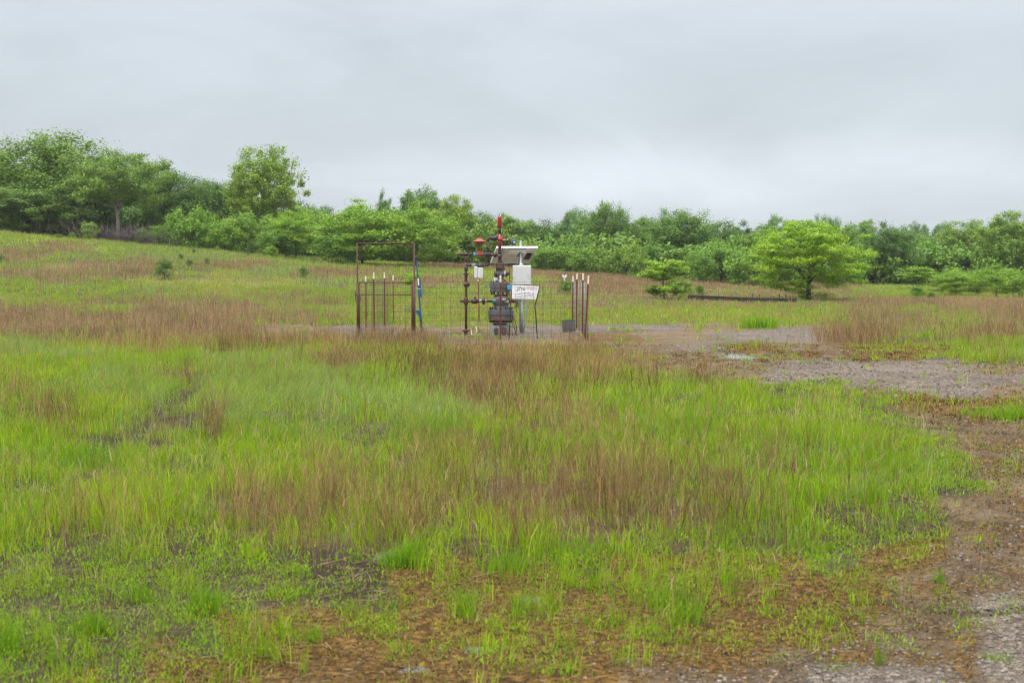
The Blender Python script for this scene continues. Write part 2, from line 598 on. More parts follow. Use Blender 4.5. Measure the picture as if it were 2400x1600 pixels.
def water_mat():
    m, nt, o = mat_new('rain_water')
    p = N(nt, 'ShaderNodeBsdfPrincipled', _Roughness=.06)
    p.inputs['Base Color'].default_value = (.11, .10, .085, 1)
    p.inputs['Specular IOR Level'].default_value = .6
    n = N(nt, 'ShaderNodeTexNoise', _Scale=14.0, _Detail=3.0)
    t = N(nt, 'ShaderNodeTexCoord')
    L(nt, t.outputs['Object'], n.inputs['Vector'])
    b = N(nt, 'ShaderNodeBump', _Strength=.08, _Distance=.01)
    L(nt, n.outputs['Fac'], b.inputs['Height'])
    L(nt, b.outputs[0], p.inputs['Normal'])
    L(nt, p.outputs[0], o.inputs['Surface'])
    return m


# ------------------------------------------------------------------ object helpers
def tag(o, label=None, cat=None, group=None, kind=None):
    if label:
        o['label'] = label
    if cat:
        o['category'] = cat
    if group:
        o['group'] = group
    if kind:
        o['kind'] = kind
    return o


def thing(name, label, cat, loc=(0, 0, 0), group=None):
    o = bpy.data.objects.new(name, None)
    COL.objects.link(o)
    o.location = loc
    o.empty_display_size = .1
    return tag(o, label, cat, group)


def world_loc(o):
    v = Vector((0, 0, 0))
    while o is not None:
        v += o.location
        o = o.parent
    return v


class MB:
    def __init__(self):
        self.v, self.f, self.sm = [], [], []

    def add(self, vs, fs, smooth=False):
        b = len(self.v)
        self.v += [tuple(p) for p in vs]
        self.f += [tuple(i + b for i in q) for q in fs]
        self.sm += [smooth] * len(fs)
        return self

    def box(self, c, s, rot=None, bev=0.0):
        c = Vector(c)
        hx, hy, hz_ = s[0] / 2, s[1] / 2, s[2] / 2
        if bev <= 0:
            vs = [Vector((x, y, z)) for z in (-hz_, hz_) for x, y in ((-hx, -hy), (hx, -hy), (hx, hy), (-hx, hy))]
            fs = [(0, 3, 2, 1), (4, 5, 6, 7), (0, 1, 5, 4), (1, 2, 6, 5), (2, 3, 7, 6), (3, 0, 4, 7)]
        else:
            b = min(bev, hx * .45, hy * .45, hz_ * .45)
            lay = []
            for z, i in ((-hz_, b), (-hz_ + b, 0), (hz_ - b, 0), (hz_, b)):
                x, y = hx - i, hy - i
                k = b
                lay.append([Vector(q + (z,)) for q in ((-x + k, -y), (x - k, -y), (x, -y + k), (x, y - k),
                                                       (x - k, y), (-x + k, y), (-x, y - k), (-x, -y + k))])
            vs = [p for l in lay for p in l]
            fs = [tuple(range(7, -1, -1)), tuple(range(24, 32))]
            for a in range(3):
                for i in range(8):
                    j = (i + 1) % 8
                    fs.append((a * 8 + i, a * 8 + j, a * 8 + 8 + j, a * 8 + 8 + i))
        if rot is not None:
            vs = [rot @ p for p in vs]
        return self.add([p + c for p in vs], fs)

    def lathe(self, p0, axis, prof, n=20, smooth=True, ang=0):
        """prof: (distance along axis, radius) pairs, closed with caps"""
        p0 = Vector(p0)
        a = Vector(axis).normalized()
        u = a.orthogonal().normalized()
        w = a.cross(u)
        b = len(self.v)
        for h, r in prof:
            for i in range(n):
                t = 2 * math.pi * (i / n) + ang
                self.v.append(tuple(p0 + a * h + (u * math.cos(t) + w * math.sin(t)) * r))
        for k in range(len(prof) - 1):
            for i in range(n):
                j = (i + 1) % n
                self.f.append((b + k * n + i, b + k * n + j, b + (k + 1) * n + j, b + (k + 1) * n + i))
                self.sm.append(smooth)
        self.f.append(tuple(b + i for i in range(n - 1, -1, -1)))
        self.sm.append(False)
        self.f.append(tuple(b + (len(prof) - 1) * n + i for i in range(n)))
        self.sm.append(False)
        return self

    def cyl(self, p0, p1, r0, r1=None, n=14, smooth=True):
        p0, p1 = Vector(p0), Vector(p1)
        return self.lathe(p0, p1 - p0, [(0, r0), ((p1 - p0).length, r0 if r1 is None else r1)], n, smooth)

    def tube(self, pts, r, n=8, r1=None):
        pts = [Vector(p) for p in pts]
        b = len(self.v)
        m = len(pts)
        up = None
        for i, p in enumerate(pts):
            d = (pts[min(i + 1, m - 1)] - pts[max(i - 1, 0)]).normalized()
            if up is None:
                up = d.orthogonal().normalized()
            up = (up - d * up.dot(d))
            if up.length < 1e-5:
                up = d.orthogonal()
            up.normalize()
            s = d.cross(up)
            rr = r if r1 is None else r + (r1 - r) * i / max(m - 1, 1)
            for k in range(n):
                t = 2 * math.pi * k / n
                self.v.append(tuple(p + (up * math.cos(t) + s * math.sin(t)) * rr))
        for i in range(m - 1):
            for k in range(n):
                j = (k + 1) % n
                self.f.append((b + i * n + k, b + i * n + j, b + (i + 1) * n + j, b + (i + 1) * n + k))
                self.sm.append(True)
        self.f.append(tuple(b + k for k in range(n - 1, -1, -1)))
        self.f.append(tuple(b + (m - 1) * n + k for k in range(n)))
        self.sm += [False, False]
        return self

    def build(self, name, mat, parent=None, label=None):
        off = world_loc(parent) if parent is not None else Vector((0, 0, 0))
        me = bpy.data.meshes.new(name)
        me.from_pydata([(a - off.x, b - off.y, c - off.z) for a, b, c in self.v], [], self.f)
        me.polygons.foreach_set('use_smooth', self.sm)
        me.materials.append(MT[mat] if isinstance(mat, str) else mat)
        me.update()
        o = bpy.data.objects.new(name, me)
        COL.objects.link(o)
        if parent is not None:
            o.parent = parent
        if label:
            o['label'] = label
        return o


def np_mesh(name, V, Fc, col, mat, parent=None):
    """fast mesh from arrays: V (n,3), Fc (m,k) all faces with k corners, col (n,3)"""
    me = bpy.data.meshes.new(name)
    V = np.ascontiguousarray(V, dtype=np.float32)
    Fc = np.ascontiguousarray(Fc, dtype=np.int32)
    m, k = Fc.shape
    me.vertices.add(len(V))
    me.vertices.foreach_set('co', V.ravel())
    me.loops.add(m * k)
    me.loops.foreach_set('vertex_index', Fc.ravel())
    me.polygons.add(m)
    me.polygons.foreach_set('loop_start', np.arange(0, m * k, k, dtype=np.int32))
    me.polygons.foreach_set('loop_total', np.full(m, k, dtype=np.int32))
    if col is not None:
        a = me.color_attributes.new('col', 'FLOAT_COLOR', 'POINT')
        c = np.ones((len(V), 4), dtype=np.float32)
        c[:, :3] = col
        a.data.foreach_set('color', c.ravel())
    me.materials.append(mat)
    me.update(calc_edges=True)
    o = bpy.data.objects.new(name, me)
    COL.objects.link(o)
    if parent is not None:
        o.parent = parent
    return o


# ------------------------------------------------------------------ the ground
ys = np.concatenate([[-430, -200, -60, -20, -6, -1, 1, 2, 2.6], np.arange(3.0, 12, .06), np.arange(12, 30, .14),
                     np.arange(30, 60, .4), np.arange(60, 130, 1.5), [150, 200, 300, 440]])
xh = np.concatenate([np.arange(.03, 4, .06), np.arange(4, 8, .12), np.arange(8, 16, .3), np.arange(16, 62, 1.2),
                     [75, 110, 180, 300, 440]])
xs = np.concatenate([-xh[::-1], xh])
GX, GY = np.meshgrid(xs, ys)
gx, gy = GX.ravel(), GY.ravel()
gzv = height(gx, gy)
nx, ny = len(xs), len(ys)
ii = (np.arange(ny - 1)[:, None] * nx + np.arange(nx - 1)[None, :]).ravel()
LWg = letter_weights(gx, np.maximum(gy, 3.2))
gc = LWg @ np.array([GCOL[c] for c in LETTERS])
ground = np_mesh('ground', np.stack([gx, gy, gzv], 1), np.stack([ii, ii + 1, ii + nx + 1, ii + nx], 1), gc, ground_mat())
mk = ground.data.color_attributes.new('mask', 'FLOAT_COLOR', 'POINT')
mc = np.ones((len(gx), 4), dtype=np.float32)
mc[:, 0] = LWg @ np.array([MOSS.get(c, 0) for c in LETTERS])
mc[:, 1] = LWg @ np.array([GRAVEL.get(c, 0) for c in LETTERS])
mc[:, 2] = 0
mk.data.foreach_set('color', mc.ravel())
ground.data.polygons.foreach_set('use_smooth', np.ones(len(ii), dtype=bool))
tag(ground, kind='structure')

WATER = water_mat()
rng = np.random.default_rng(5)
for i, (cx, cy, a, b) in enumerate(PUDDLES):
    mb = MB()
    n = 40
    ring = np.linspace(0, 2 * math.pi, 48)
    z = max(float(height(cx + 1.55 * a * np.cos(ring), cy + 1.55 * b * np.sin(ring)).min()) - .002, hz(cx, cy) + .010)
    vs = [(cx, cy, z)]
    for k in range(n):
        t = 2 * math.pi * k / n
        w = 1.5 + .35 * (float(fbm(np.array([math.cos(t) * 1.6 + i * 9]), np.array([math.sin(t) * 1.6]), 77)[0]) - .5)
        vs.append((cx + a * w * math.cos(t), cy + b * w * math.sin(t), z))
    mb.add(vs, [(0, 1 + k, 1 + (k + 1) % n) for k in range(n)], True)
    tag(mb.build('water', WATER), kind='structure')


# ------------------------------------------------------------------ the wellhead inside the enclosure
DW = 34.1
KW = .2551 / (F / DW)


def cc(X, Y, dy=0.0, d=DW):
    return W(800 + X * .2551, 480 + Y * .2551, d) + Vector((0, dy, 0))


ax = cc(1460, 1200)
gz0 = hz(ax.x, DW)
well = thing('wellhead', 'tall grey wellhead tree of flanges and rusty pipes inside the wire enclosure', 'wellhead',
             (ax.x, DW, gz0))


def vprof(Xc, Ys, Rs, mat, name, parent, n=24, smooth=False):
    """upright turned body: Ys from bottom to top (crop rows), Rs radii in crop units"""
    mb = MB()
    p0 = cc(Xc, Ys[0])
    mb.lathe(p0, (0, 0, 1), [((Ys[0] - y) * KW, r * KW) for y, r in zip(Ys, Rs)], n, smooth)
    return mb.build(name, mat, parent)


def studs(Xc, Y0, Y1, R_, n, r, mat, name, parent, hexn=6):
    z0, z1 = cc(Xc, Y0), cc(Xc, Y1)
    for k in range(n):
        t = 2 * math.pi * (k + .5) / n
        o = Vector((math.cos(t), math.sin(t), 0)) * R_ * KW
        MB().cyl(z0 + o, z1 + o, r * KW, n=hexn, smooth=False).build('bolt', mat, parent)


def hbody(X0, X1, Y, prof, mat, name, parent, n=16, dy=0.0, smooth=True):
    """turned body along x, prof: (crop X, crop radius)"""
    mb = MB()
    p0 = cc(X0, Y, dy)
    mb.lathe(p0, (1, 0, 0), [((x - X0) * KW, r * KW) for x, r in prof], n, smooth)
    return mb.build(name, mat, parent)


# casing and the two big flanged spools
cas = vprof(1456, [1235, 1128, 1122, 1104, 1100], [86, 86, 88, 88, 60], 'casing', 'casing', well, 28)
mb = MB()
for sx, xx in ((-1, 1425), (1, 1490)):
    mb.box(cc(xx, 1160, -.222), (.105, .022, .15), bev=.008)
mb.build('casing_plate', 'rust', cas)
vprof(1458, [1108, 1090, 1068], [60, 66, 92], 'lower', 'casing_neck', well)
fl = vprof(1465, [1062, 1058, 1020, 1016], [108, 114, 114, 110], 'lower', 'flange', well, 28)
studs(1465, 1082, 1062, 98, 14, 9, 'rust', 'bolt_ring', fl)
fl = vprof(1466, [1012, 1008, 966, 962], [112, 118, 118, 114], 'greyblue', 'flange', well, 28)
studs(1466, 962, 940, 102, 14, 8.5, 'black', 'bolt_ring', fl)
vprof(1466, [1017, 1011], [104, 104], 'black', 'ring_gasket', well)
sp_ = vprof(1468, [960, 945, 920, 905, 862, 846, 835, 822], [84, 70, 66, 78, 80, 66, 62, 70], 'greyblue', 'spool', well, 26,
            True)
fl = vprof(1462, [802, 798, 774, 770], [92, 97, 97, 93], 'greyblue', 'flange', well, 28)
studs(1462, 824, 802, 84, 12, 9, 'black', 'bolt_ring', fl)
fl = vprof(1462, [766, 762, 720, 716], [95, 99, 99, 95], 'greyblue', 'flange', well, 28)
studs(1462, 716, 704, 86, 12, 9, 'black', 'bolt_ring', fl)
vprof(1462, [772, 765], [86, 86], 'black', 'ring_gasket', well)
studs(1462, 789, 783, 98, 10, 7, 'black', 'bolt', well)
# master valve block, the valve above it, top flange
mv = vprof(1458, [716, 700, 690, 672, 664, 655], [52, 44, 34, 32, 36, 30], 'greyblue', 'valve_body', well, 20, True)
hbody(1396, 1440, 690, [(1396, 12), (1400, 20), (1418, 22), (1440, 20)], 'galv', 'valve_bonnet', mv, 14, -.06)
hbody(1475, 1512, 697, [(1475, 20), (1498, 18), (1504, 8), (1512, 8)], 'rust', 'valve_bonnet', mv, 14, -.05)
mb = MB()
mb.tube([cc(1400, 668, -.1), cc(1405, 676, -.1), cc(1412, 700, -.12), cc(1408, 714, -.13)], 4 * KW, 8)
mb.build('bleed_nipple', 'white', mv)
hv = hbody(1406, 1512, 634, [(1406, 22), (1410, 29), (1444, 29), (1446, 24), (1472, 22), (1500, 24), (1512, 24)],
           'greyblue', 'ball_valve', well, 20, -.02)
hbody(1404, 1432, 634, [(1404, 23), (1408, 30), (1430, 30), (1432, 26)], 'rust', 'end_cap', hv, 20, -.02)
hbody(1500, 1508, 634, [(1500, 26), (1508, 26)], 'white', 'white_band', hv, 20, -.02)
hbody(1508, 1540, 634, [(1508, 28), (1522, 28), (1526, 18), (1540, 14)], 'rust', 'packing_nut', hv, 12, -.02)
mb = MB()
mb.cyl(cc(1546, 572, -.02), cc(1548, 716, -.02), 3.2 * KW, n=8)
mb.cyl(cc(1538, 636, -.02), cc(1552, 636, -.02), 7 * KW, n=10)
mb.cyl(cc(1548, 668, -.02), cc(1582, 668, -.02), 2.5 * KW, n=8)
mb.build('handle', 'black', hv)
vprof(1458, [662, 655, 612, 604, 592], [28, 30, 30, 26, 24], 'greyblue', 'neck', well, 18, True)
fl = vprof(1459, [590, 586, 568, 564], [38, 42, 42, 40], 'rust', 'flange', well, 22)
studs(1459, 604, 590, 35, 8, 6, 'black', 'bolt_ring', fl)
fl = vprof(1459, [560, 556, 544, 540], [38, 42, 42, 38], 'rust', 'flange', well, 22)
studs(1459, 545, 530, 34, 8, 5, 'pipe', 'bolt_ring', fl)
vprof(1456, [542, 535, 524, 523, 506, 504], [26, 22, 18, 22, 22, 18], 'rust', 'hammer_union', well, 12)
# riser: black, grey at the cross, red above
ri = vprof(1455, [508, 478, 400, 396], [13, 14, 13, 13], 'black', 'riser_pipe', well, 14, True)
vprof(1456, [398, 340, 268], [14.5, 14.5, 14], 'red', 'riser_sleeve', ri, 14, True)
vprof(1454, [270, 205], [13.5, 13.5], 'black', 'riser_stub', ri, 14, True)
vprof(1454, [214, 206, 118, 110, 108], [15, 19, 19, 18, 10], 'red', 'riser_cap', ri, 14, True)
mb = MB()
mb.cyl(cc(1463, 112, 0), cc(1464, 84, 0), 6 * KW, 4 * KW, 8)
mb.build('cap_tip', 'white', ri)
hbody(1436, 1482, 318, [(1436, 14), (1442, 19), (1458, 20), (1476, 19), (1482, 12)], 'red', 'tee', well, 14)
# right: sensor branch with hose loop and blue transmitter
sb = hbody(1480, 1536, 322, [(1480, 8), (1492, 9), (1494, 7), (1520, 7), (1526, 9), (1536, 8)], 'tan', 'sensor_branch',
           well, 10)
mb = MB()
mb.cyl(cc(1508, 290), cc(1510, 330), 5 * KW, n=8)
mb.cyl(cc(1516, 312), cc(1522, 344), 7 * KW, n=8)
mb.build('needle_valve', 'rust', sb)
mb = MB()
mb.tube([cc(1522, 332), cc(1545, 342), cc(1564, 350)], 4.5 * KW, 8)
mb.build('impulse_pipe', 'pipe', sb)
mb = MB()
mb.tube([cc(1530, 318), cc(1540, 308), cc(1556, 302), cc(1572, 301), cc(1586, 306), cc(1592, 318), cc(1588, 332)], 2.6 * KW, 7)
mb.build('hose', 'galv', sb)
tr = MB()
tr.lathe(cc(1583, 362, -.03), (0, 0, 1), [(0, 7 * KW), (4 * KW, 14 * KW), (30 * KW, 16 * KW), (38 * KW, 10 * KW), (44 * KW, 8 * KW)],
         14)
tr.cyl(cc(1583, 342, -.085), cc(1583, 342, .03), 15 * KW, n=14)
tb = tr.build('pressure_transmitter', 'blue', well)
mb = MB()
mb.cyl(cc(1588, 344, -.09), cc(1588, 344, -.088), 9 * KW, n=12)
mb.build('dial', 'white', tb)
mb = MB()
mb.tube([cc(1496, 330, .02), cc(1490, 360, .03), cc(1480, 400, .03), cc(1474, 450, .03), cc(1470, 500, .03)], 2.4 * KW, 6)
mb.build('cable', 'black', well)
# left, top: check valve, elbow and the down pipe
hbody(1372, 1438, 308, [(1372, 12), (1378, 20), (1392, 22), (1398, 14), (1404, 22), (1426, 24), (1432, 15), (1438, 13)],
      'black', 'check_valve', well, 14)
mb = MB()
mb.tube([cc(1376, 306), cc(1362, 304), cc(1352, 308), cc(1348, 318), cc(1348, 332)], 13 * KW, 12)
mb.build('elbow', 'pipe', well)
dp = vprof(1349, [560, 470, 330], [10.5, 11, 11], 'pipe', 'down_pipe', well, 12, True)
vprof(1349, [424, 420, 396, 392], [11, 15, 15, 11], 'pipe', 'coupling', dp, 12)
hbody(1320, 1374, 455, [(1320, 10), (1334, 17), (1366, 17), (1374, 12)], 'pipe', 'cross_fitting', well, 14)
hbody(1366, 1448, 458, [(1366, 11), (1376, 15), (1388, 13), (1396, 17), (1404, 24), (1422, 25), (1430, 15), (1448, 13)],
      'pipe', 'check_valve', well, 14)
hbody(1428, 1462, 462, [(1428, 11), (1440, 14), (1462, 14)], 'galv', 'coupling', well, 12)
hbody(1312, 1336, 453, [(1312, 10), (1316, 15), (1324, 16), (1330, 12), (1336, 10)], 'blue', 'pipe_union', well, 12)
hbody(1214, 1242, 455, [(1214, 10), (1220, 16), (1232, 16), (1236, 11), (1242, 10)], 'lblue', 'pipe_union', well, 12)
# red control valve with its diaphragm
cv = hbody(1242, 1314, 455, [(1242, 11), (1250, 17), (1262, 22), (1280, 23), (1296, 19), (1306, 13), (1314, 12)],
           'valve_red', 'control_valve', well, 18)
vprof(1270, [446, 432, 424], [20, 24, 15], 'valve_red', 'valve_neck', cv, 16, True)
mb = MB()
for s in (-1, 1):
    mb.tube([cc(1270 + s * 16, 428), cc(1270 + s * 17, 392), cc(1270 + s * 19, 352)], 6.5 * KW, 8)
mb.cyl(cc(1270, 430), cc(1270, 350), 3.5 * KW, n=8)
mb.build('yoke', 'valve_red', cv)
vprof(1270, [356, 350, 342, 336, 330, 322, 314, 306], [22, 38, 62, 66, 56, 34, 22, 20], 'valve_red', 'diaphragm_housing', cv, 26,
      True)
# left manifold
hbody(1066, 1220, 454, [(1066, 10), (1070, 14), (1094, 15), (1120, 11), (1122, 10), (1168, 10), (1220, 10.5)], 'rust',
      'header_pipe', well, 14)
hbody(1128, 1166, 454, [(1128, 12), (1132, 17), (1162, 17), (1166, 12)], 'pipe', 'tee', well, 14)
lv = vprof(1146, [1152, 900, 700, 470], [12, 12, 12.5, 12], 'pipe', 'standpipe', well, 14, True)
for y0, y1, r in ((500, 488, 16), (516, 504, 20), (610, 576, 17), (640, 628, 28), (656, 640, 15), (700, 690, 16)):
    vprof(1147, [y0, y0 - 2, y1 + 2, y1], [r * .8, r, r, r * .8], 'pipe' if r != 15 else 'rust', 'pipe_union', lv, 12)
vprof(1150, [750, 744, 722, 708], [16, 26, 28, 16], 'pipe', 'gate_valve', lv, 16, True)
hbody(1150, 1184, 736, [(1150, 14), (1170, 16), (1176, 9), (1184, 8)], 'black', 'valve_stem', lv, 10)
vprof(1144, [1200, 1168, 1160, 1150, 1146, 1138], [14, 16, 33, 33, 18, 13], 'rust', 'base_flange', lv, 16)
# meter run under the header
mr = hbody(1156, 1340, 556, [(1156, 8), (1188, 8), (1190, 10), (1240, 10), (1256, 14), (1300, 14), (1308, 9), (1340, 9)], 'pipe',
           'meter_run', well, 12)
mb = MB()
mb.tube([cc(1332, 556), cc(1344, 554), cc(1349, 546), cc(1349, 534)], 12 * KW, 12)
mb.build('elbow', 'pipe', well)
vprof(1277, [578, 572, 560, 548, 540, 534], [24, 32, 30, 28, 20, 10], 'black', 'orifice_meter', mr, 18, True)
mb = MB()
mb.box(cc(1216, 552, -.05), (36 * KW, .08, 26 * KW), bev=.01)
mb.build('junction_box', 'galv', mr)
mb = MB()
mb.box(cc(1184, 556, -.02), (16 * KW, .07, 26 * KW), bev=.01)
mb.build('fitting_block', 'black', mr)
b1 = MB().box(cc(1238, 620, -.07), (32 * KW, .10, 106 * KW), bev=.012).build('meter_box', 'white', well)
b2 = MB().box(cc(1280, 626, -.09), (48 * KW, .13, 98 * KW), bev=.014).build('meter_box', 'white', well)
MB().box(cc(1280, 626, -.158), (42 * KW, .008, 92 * KW), bev=.003).build('lid', 'white', b2)
mb = MB()
mb.tube([cc(1268, 676, -.05), cc(1264, 688, -.05), cc(1268, 700, -.05)], 3 * KW, 6)
mb.build('cable_gland', 'tan', b2)
# lower left branch: teal valve, pipe, flange, valve, tee
hbody(1388, 1454, 884, [(1388, 14), (1392, 20), (1430, 20), (1440, 17), (1444, 24), (1454, 24)], 'teal', 'teal_valve', well, 16, -.12)
hbody(1088, 1392, 885, [(1088, 11), (1092, 14), (1118, 14), (1120, 10), (1166, 10), (1240, 10), (1312, 11), (1392, 11)], 'pipe',
      'branch_pipe', well, 14)
fg = hbody(1296, 1318, 885, [(1296, 18), (1298, 33), (1316, 33), (1318, 18)], 'black', 'branch_flange', well, 16)
hbody(1264, 1292, 882, [(1264, 12), (1268, 15), (1290, 15), (1292, 12)], 'galv', 'coupling', well, 12)
hbody(1320, 1336, 882, [(1320, 13), (1334, 13), (1336, 11)], 'tan', 'coupling', well, 12)
bv = hbody(1192, 1262, 884, [(1192, 12), (1200, 22), (1218, 27), (1240, 26), (1254, 18), (1262, 12)], 'pipe', 'ball_valve', well, 16)
vprof(1228, [862, 856, 850, 848], [10, 10, 16, 16], 'black', 'valve_cap', bv, 12)
vprof(1144, [918, 912, 894, 874, 858, 852], [16, 20, 22, 22, 20, 16], 'pipe', 'tee', well, 14)
hbody(1122, 1168, 885, [(1122, 12), (1126, 18), (1162, 18), (1168, 12)], 'pipe', 'tee', well, 14)
# right outlet with small valves
ro = hbody(1500, 1604, 882, [(1500, 18), (1520, 18), (1526, 24), (1548, 24), (1552, 14), (1572, 14), (1576, 20), (1590, 18), (1604, 8)],
           'pipe', 'outlet_valve', well, 14, -.04)
hbody(1478, 1512, 868, [(1478, 8), (1484, 13), (1506, 13), (1512, 8)], 'galv', 'side_plug', well, 12, -.2)
hbody(1496, 1540, 890, [(1496, 5), (1500, 10), (1520, 9), (1524, 13), (1540, 13)], 'tan', 'needle_valve', ro, 10, -.17)
mb = MB()
mb.tube([cc(1398, 868, -.21), cc(1420, 858, -.22), cc(1446, 850, -.22), cc(1490, 846, -.2), cc(1520, 850, -.18)], 3.4 * KW, 7)
mb.build('copper_line', 'tan', well)
# blue transmitter on the right of the upper flange
ct = MB()
ct.cyl(cc(1541, 782, -.27), cc(1541, 738, -.27), 16 * KW, n=14)
ct.cyl(cc(1541, 758, -.34), cc(1541, 758, -.2), 17 * KW, n=16)
ctb = ct.build('gauge_head', 'lblue', well)
vprof(1549, [794, 791, 780], [12, 17, 16], 'white', 'gauge_collar', ctb, 14)
mb = MB()
mb.cyl(cc(1549, 792, -.1), cc(1548, 840, -.1), 7 * KW, n=10)
mb.tube([cc(1548, 838, -.1), cc(1546, 856, -.08), cc(1544, 872, -.04)], 5 * KW, 8)
mb.build('gauge_stem', 'tan', well)
mb = MB()
mb.tube([cc(1478, 702, -.1), cc(1500, 708, -.12), cc(1530, 706, -.15), cc(1548, 716, -.2), cc(1554, 738, -.24)], 3 * KW, 7)
mb.build('capillary_tube', 'tan', well)
# hoses that hang to the ground on the right
for pts in ([(1580, 1010), (1596, 1060), (1608, 1110), (1606, 1180), (1602, 1216)],
            [(1576, 1012), (1584, 1080), (1590, 1130), (1606, 1180), (1612, 1205)],
            [(1572, 1050), (1571, 1100), (1568, 1160), (1572, 1205)]):
    MB().tube([cc(x, y, -.05) for x, y in pts], 3.1 * KW, 7).build('hose', 'black', well)
MB().tube([cc(1586, 930, 0), cc(1606, 966, 0), cc(1626, 1004, 0)], 2.2 * KW, 6).build('control_rod', 'black', well)
MB().tube([cc(1352, 1000, 0), cc(1330, 1032, 0), cc(1308, 1060, 0)], 2.2 * KW, 6).build('control_rod', 'black', well)

# white wire loop lying at the foot of the standpipe
zl = hz(cc(1215, 1180).x, DW)
p = [cc(1198, 1192), cc(1196, 1130), cc(1206, 1098), cc(1220, 1094), cc(1236, 1112), cc(1250, 1150), cc(1240, 1172), cc(1216, 1180),
     cc(1196, 1178), cc(1204, 1190), cc(1250, 1188), cc(1280, 1176)]
q = []
for i in range(len(p) - 1):
    for t in (0, .5):
        q.append(p[i].lerp(p[i + 1], t))
q.append(p[-1])
q = [Vector((v.x, v.y - .25 + .12 * math.sin(i), max(v.z, zl + .006))) for i, v in enumerate(q)]
q[0].z = zl + .006
tag(MB().tube(q, .008, 7).build('wire_loop', 'cream'), 'pale loose wire looping over the ground at the foot of the left standpipe', 'wire')

# ------------------------------------------------------------------ solar panel, cabinet and pole
DP = 35.2


def cp(X, Y, d=DP):
    return W(800 + X * .2551, 480 + Y * .2551, d)


pole_x = cp(1648, 700).x
zp = hz(pole_x, DP)
pl = thing('solar_power_mast', 'grey mast carrying a tilted solar panel and white cabinet beside the wellhead', 'solar mast',
           (pole_x, DP, zp))
MB().cyl((pole_x, DP, zp - .1), cp(1648, 330), .031, n=16).build('mast', 'galv', pl)
MB().cyl(cp(1654, 1180), cp(1654, 870), .036, n=16).build('mast_sleeve', 'galv', pl)
cb = MB().box(cp(1659, 646, DP - .17), (168 * .2551 / (F / DP), .22, 178 * .2551 / (F / DP)), bev=.012).build('cabinet', 'white', pl)
MB().box(cp(1659, 648, DP - .285), (156 * .2551 / (F / DP), .012, 164 * .2551 / (F / DP)), bev=.004).build('door', 'white', cb)
MB().cyl(cp(1652, 560, DP), cp(1652, 540, DP), .05, n=14).build('mast_collar', 'white', pl)
# panel seen from below and behind: near edge high, far edge low
A, B = cp(1425, 390, DP - .12), cp(1806, 390, DP - .12)
D_, C_ = cp(1366, 531, DP + .50), cp(1722, 531, DP + .50)
D_ = Vector((A.x - .155, DP + .50, D_.z))
C_ = Vector((B.x - .215, DP + .50, C_.z))
nrm = (B - A).cross(D_ - A).normalized()
if nrm.z < 0:
    nrm = -nrm


def slab(a, b, c, d, n0, n1):
    vs = [p + nrm * n0 for p in (a, b, c, d)] + [p + nrm * n1 for p in (a, b, c, d)]
    return MB().add(vs, [(0, 1, 2, 3), (7, 6, 5, 4), (0, 4, 5, 1), (1, 5, 6, 2), (2, 6, 7, 3), (3, 7, 4, 0)])


def bil(u, v):
    return A.lerp(B, u).lerp(D_.lerp(C_, u), v)


pn = slab(A, B, C_, D_, .018, .024).build('solar_panel', 'back', pl)
slab(bil(.015, .02), bil(.985, .02), bil(.985, .98), bil(.015, .98), .0245, .028).build('cell_face', 'cell', pn)
for (u0, v0, u1, v1) in ((0, 0, 1, .05), (0, .95, 1, 1), (0, .05, .025, .95), (.975, .05, 1, .95)):
    slab(bil(u0, v0), bil(u1, v0), bil(u1, v1), bil(u0, v1), -.022, .030).build('panel_frame', 'sign', pn)
for u in (.24, .74):
    slab(bil(u, .05), bil(u + .05, .05), bil(u + .05, .95), bil(u, .95), -.03, .0175).build('mount_rail', 'back', pn)
slab(bil(.80, .42), bil(.94, .42), bil(.94, .72), bil(.80, .72), -.035, .0172).build('junction_box', 'black', pn)
slab(bil(.30, .10), bil(.73, .10), bil(.73, .34), bil(.30, .34), -.05, -.031).build('bracket_plate', 'back', pn)
mb = MB()
mb.tube([cp(1648, 420, DP), cp(1648, 440, DP + .15), bil(.6, .55) - nrm * .02], .018, 8)
mb.build('panel_bracket', 'galv', pl)
MB().cyl(cp(1634, 440), cp(1634, 545), .012, n=8).build('cable', 'navy', pl)
for dx in (0, 12):
    MB().tube([cp(1706 + dx * .4, 735, DP - .1), cp(1708 + dx * .4, 900, DP - .1), cp(1700 + dx * .4, 990, DP - .1), cp(1682 + dx * .3, 1090, DP - .1),
               cp(1662 + dx * .6, 1200, DP - .1)], .011, 8).build('conduit', 'galv', pl)
for x, y1 in ((1606, 950), (1622, 945)):
    MB().tube([cp(x - 4, 868, DP - .1), cp(x, 900, DP - .1), cp(x + 2, y1, DP - .1)], .020, 8, .012).build('battery_lead', 'navy', pl)

# ------------------------------------------------------------------ enclosure: wire panels on steel posts, and the gate
DF, DB = 32.4, 41.3
XL, XR = -3.52, 1.74
KF = .2551 / (F / DF)


def cf(X, Y, d=DF):
    return W(800 + X * .2551, 480 + Y * .2551, d)


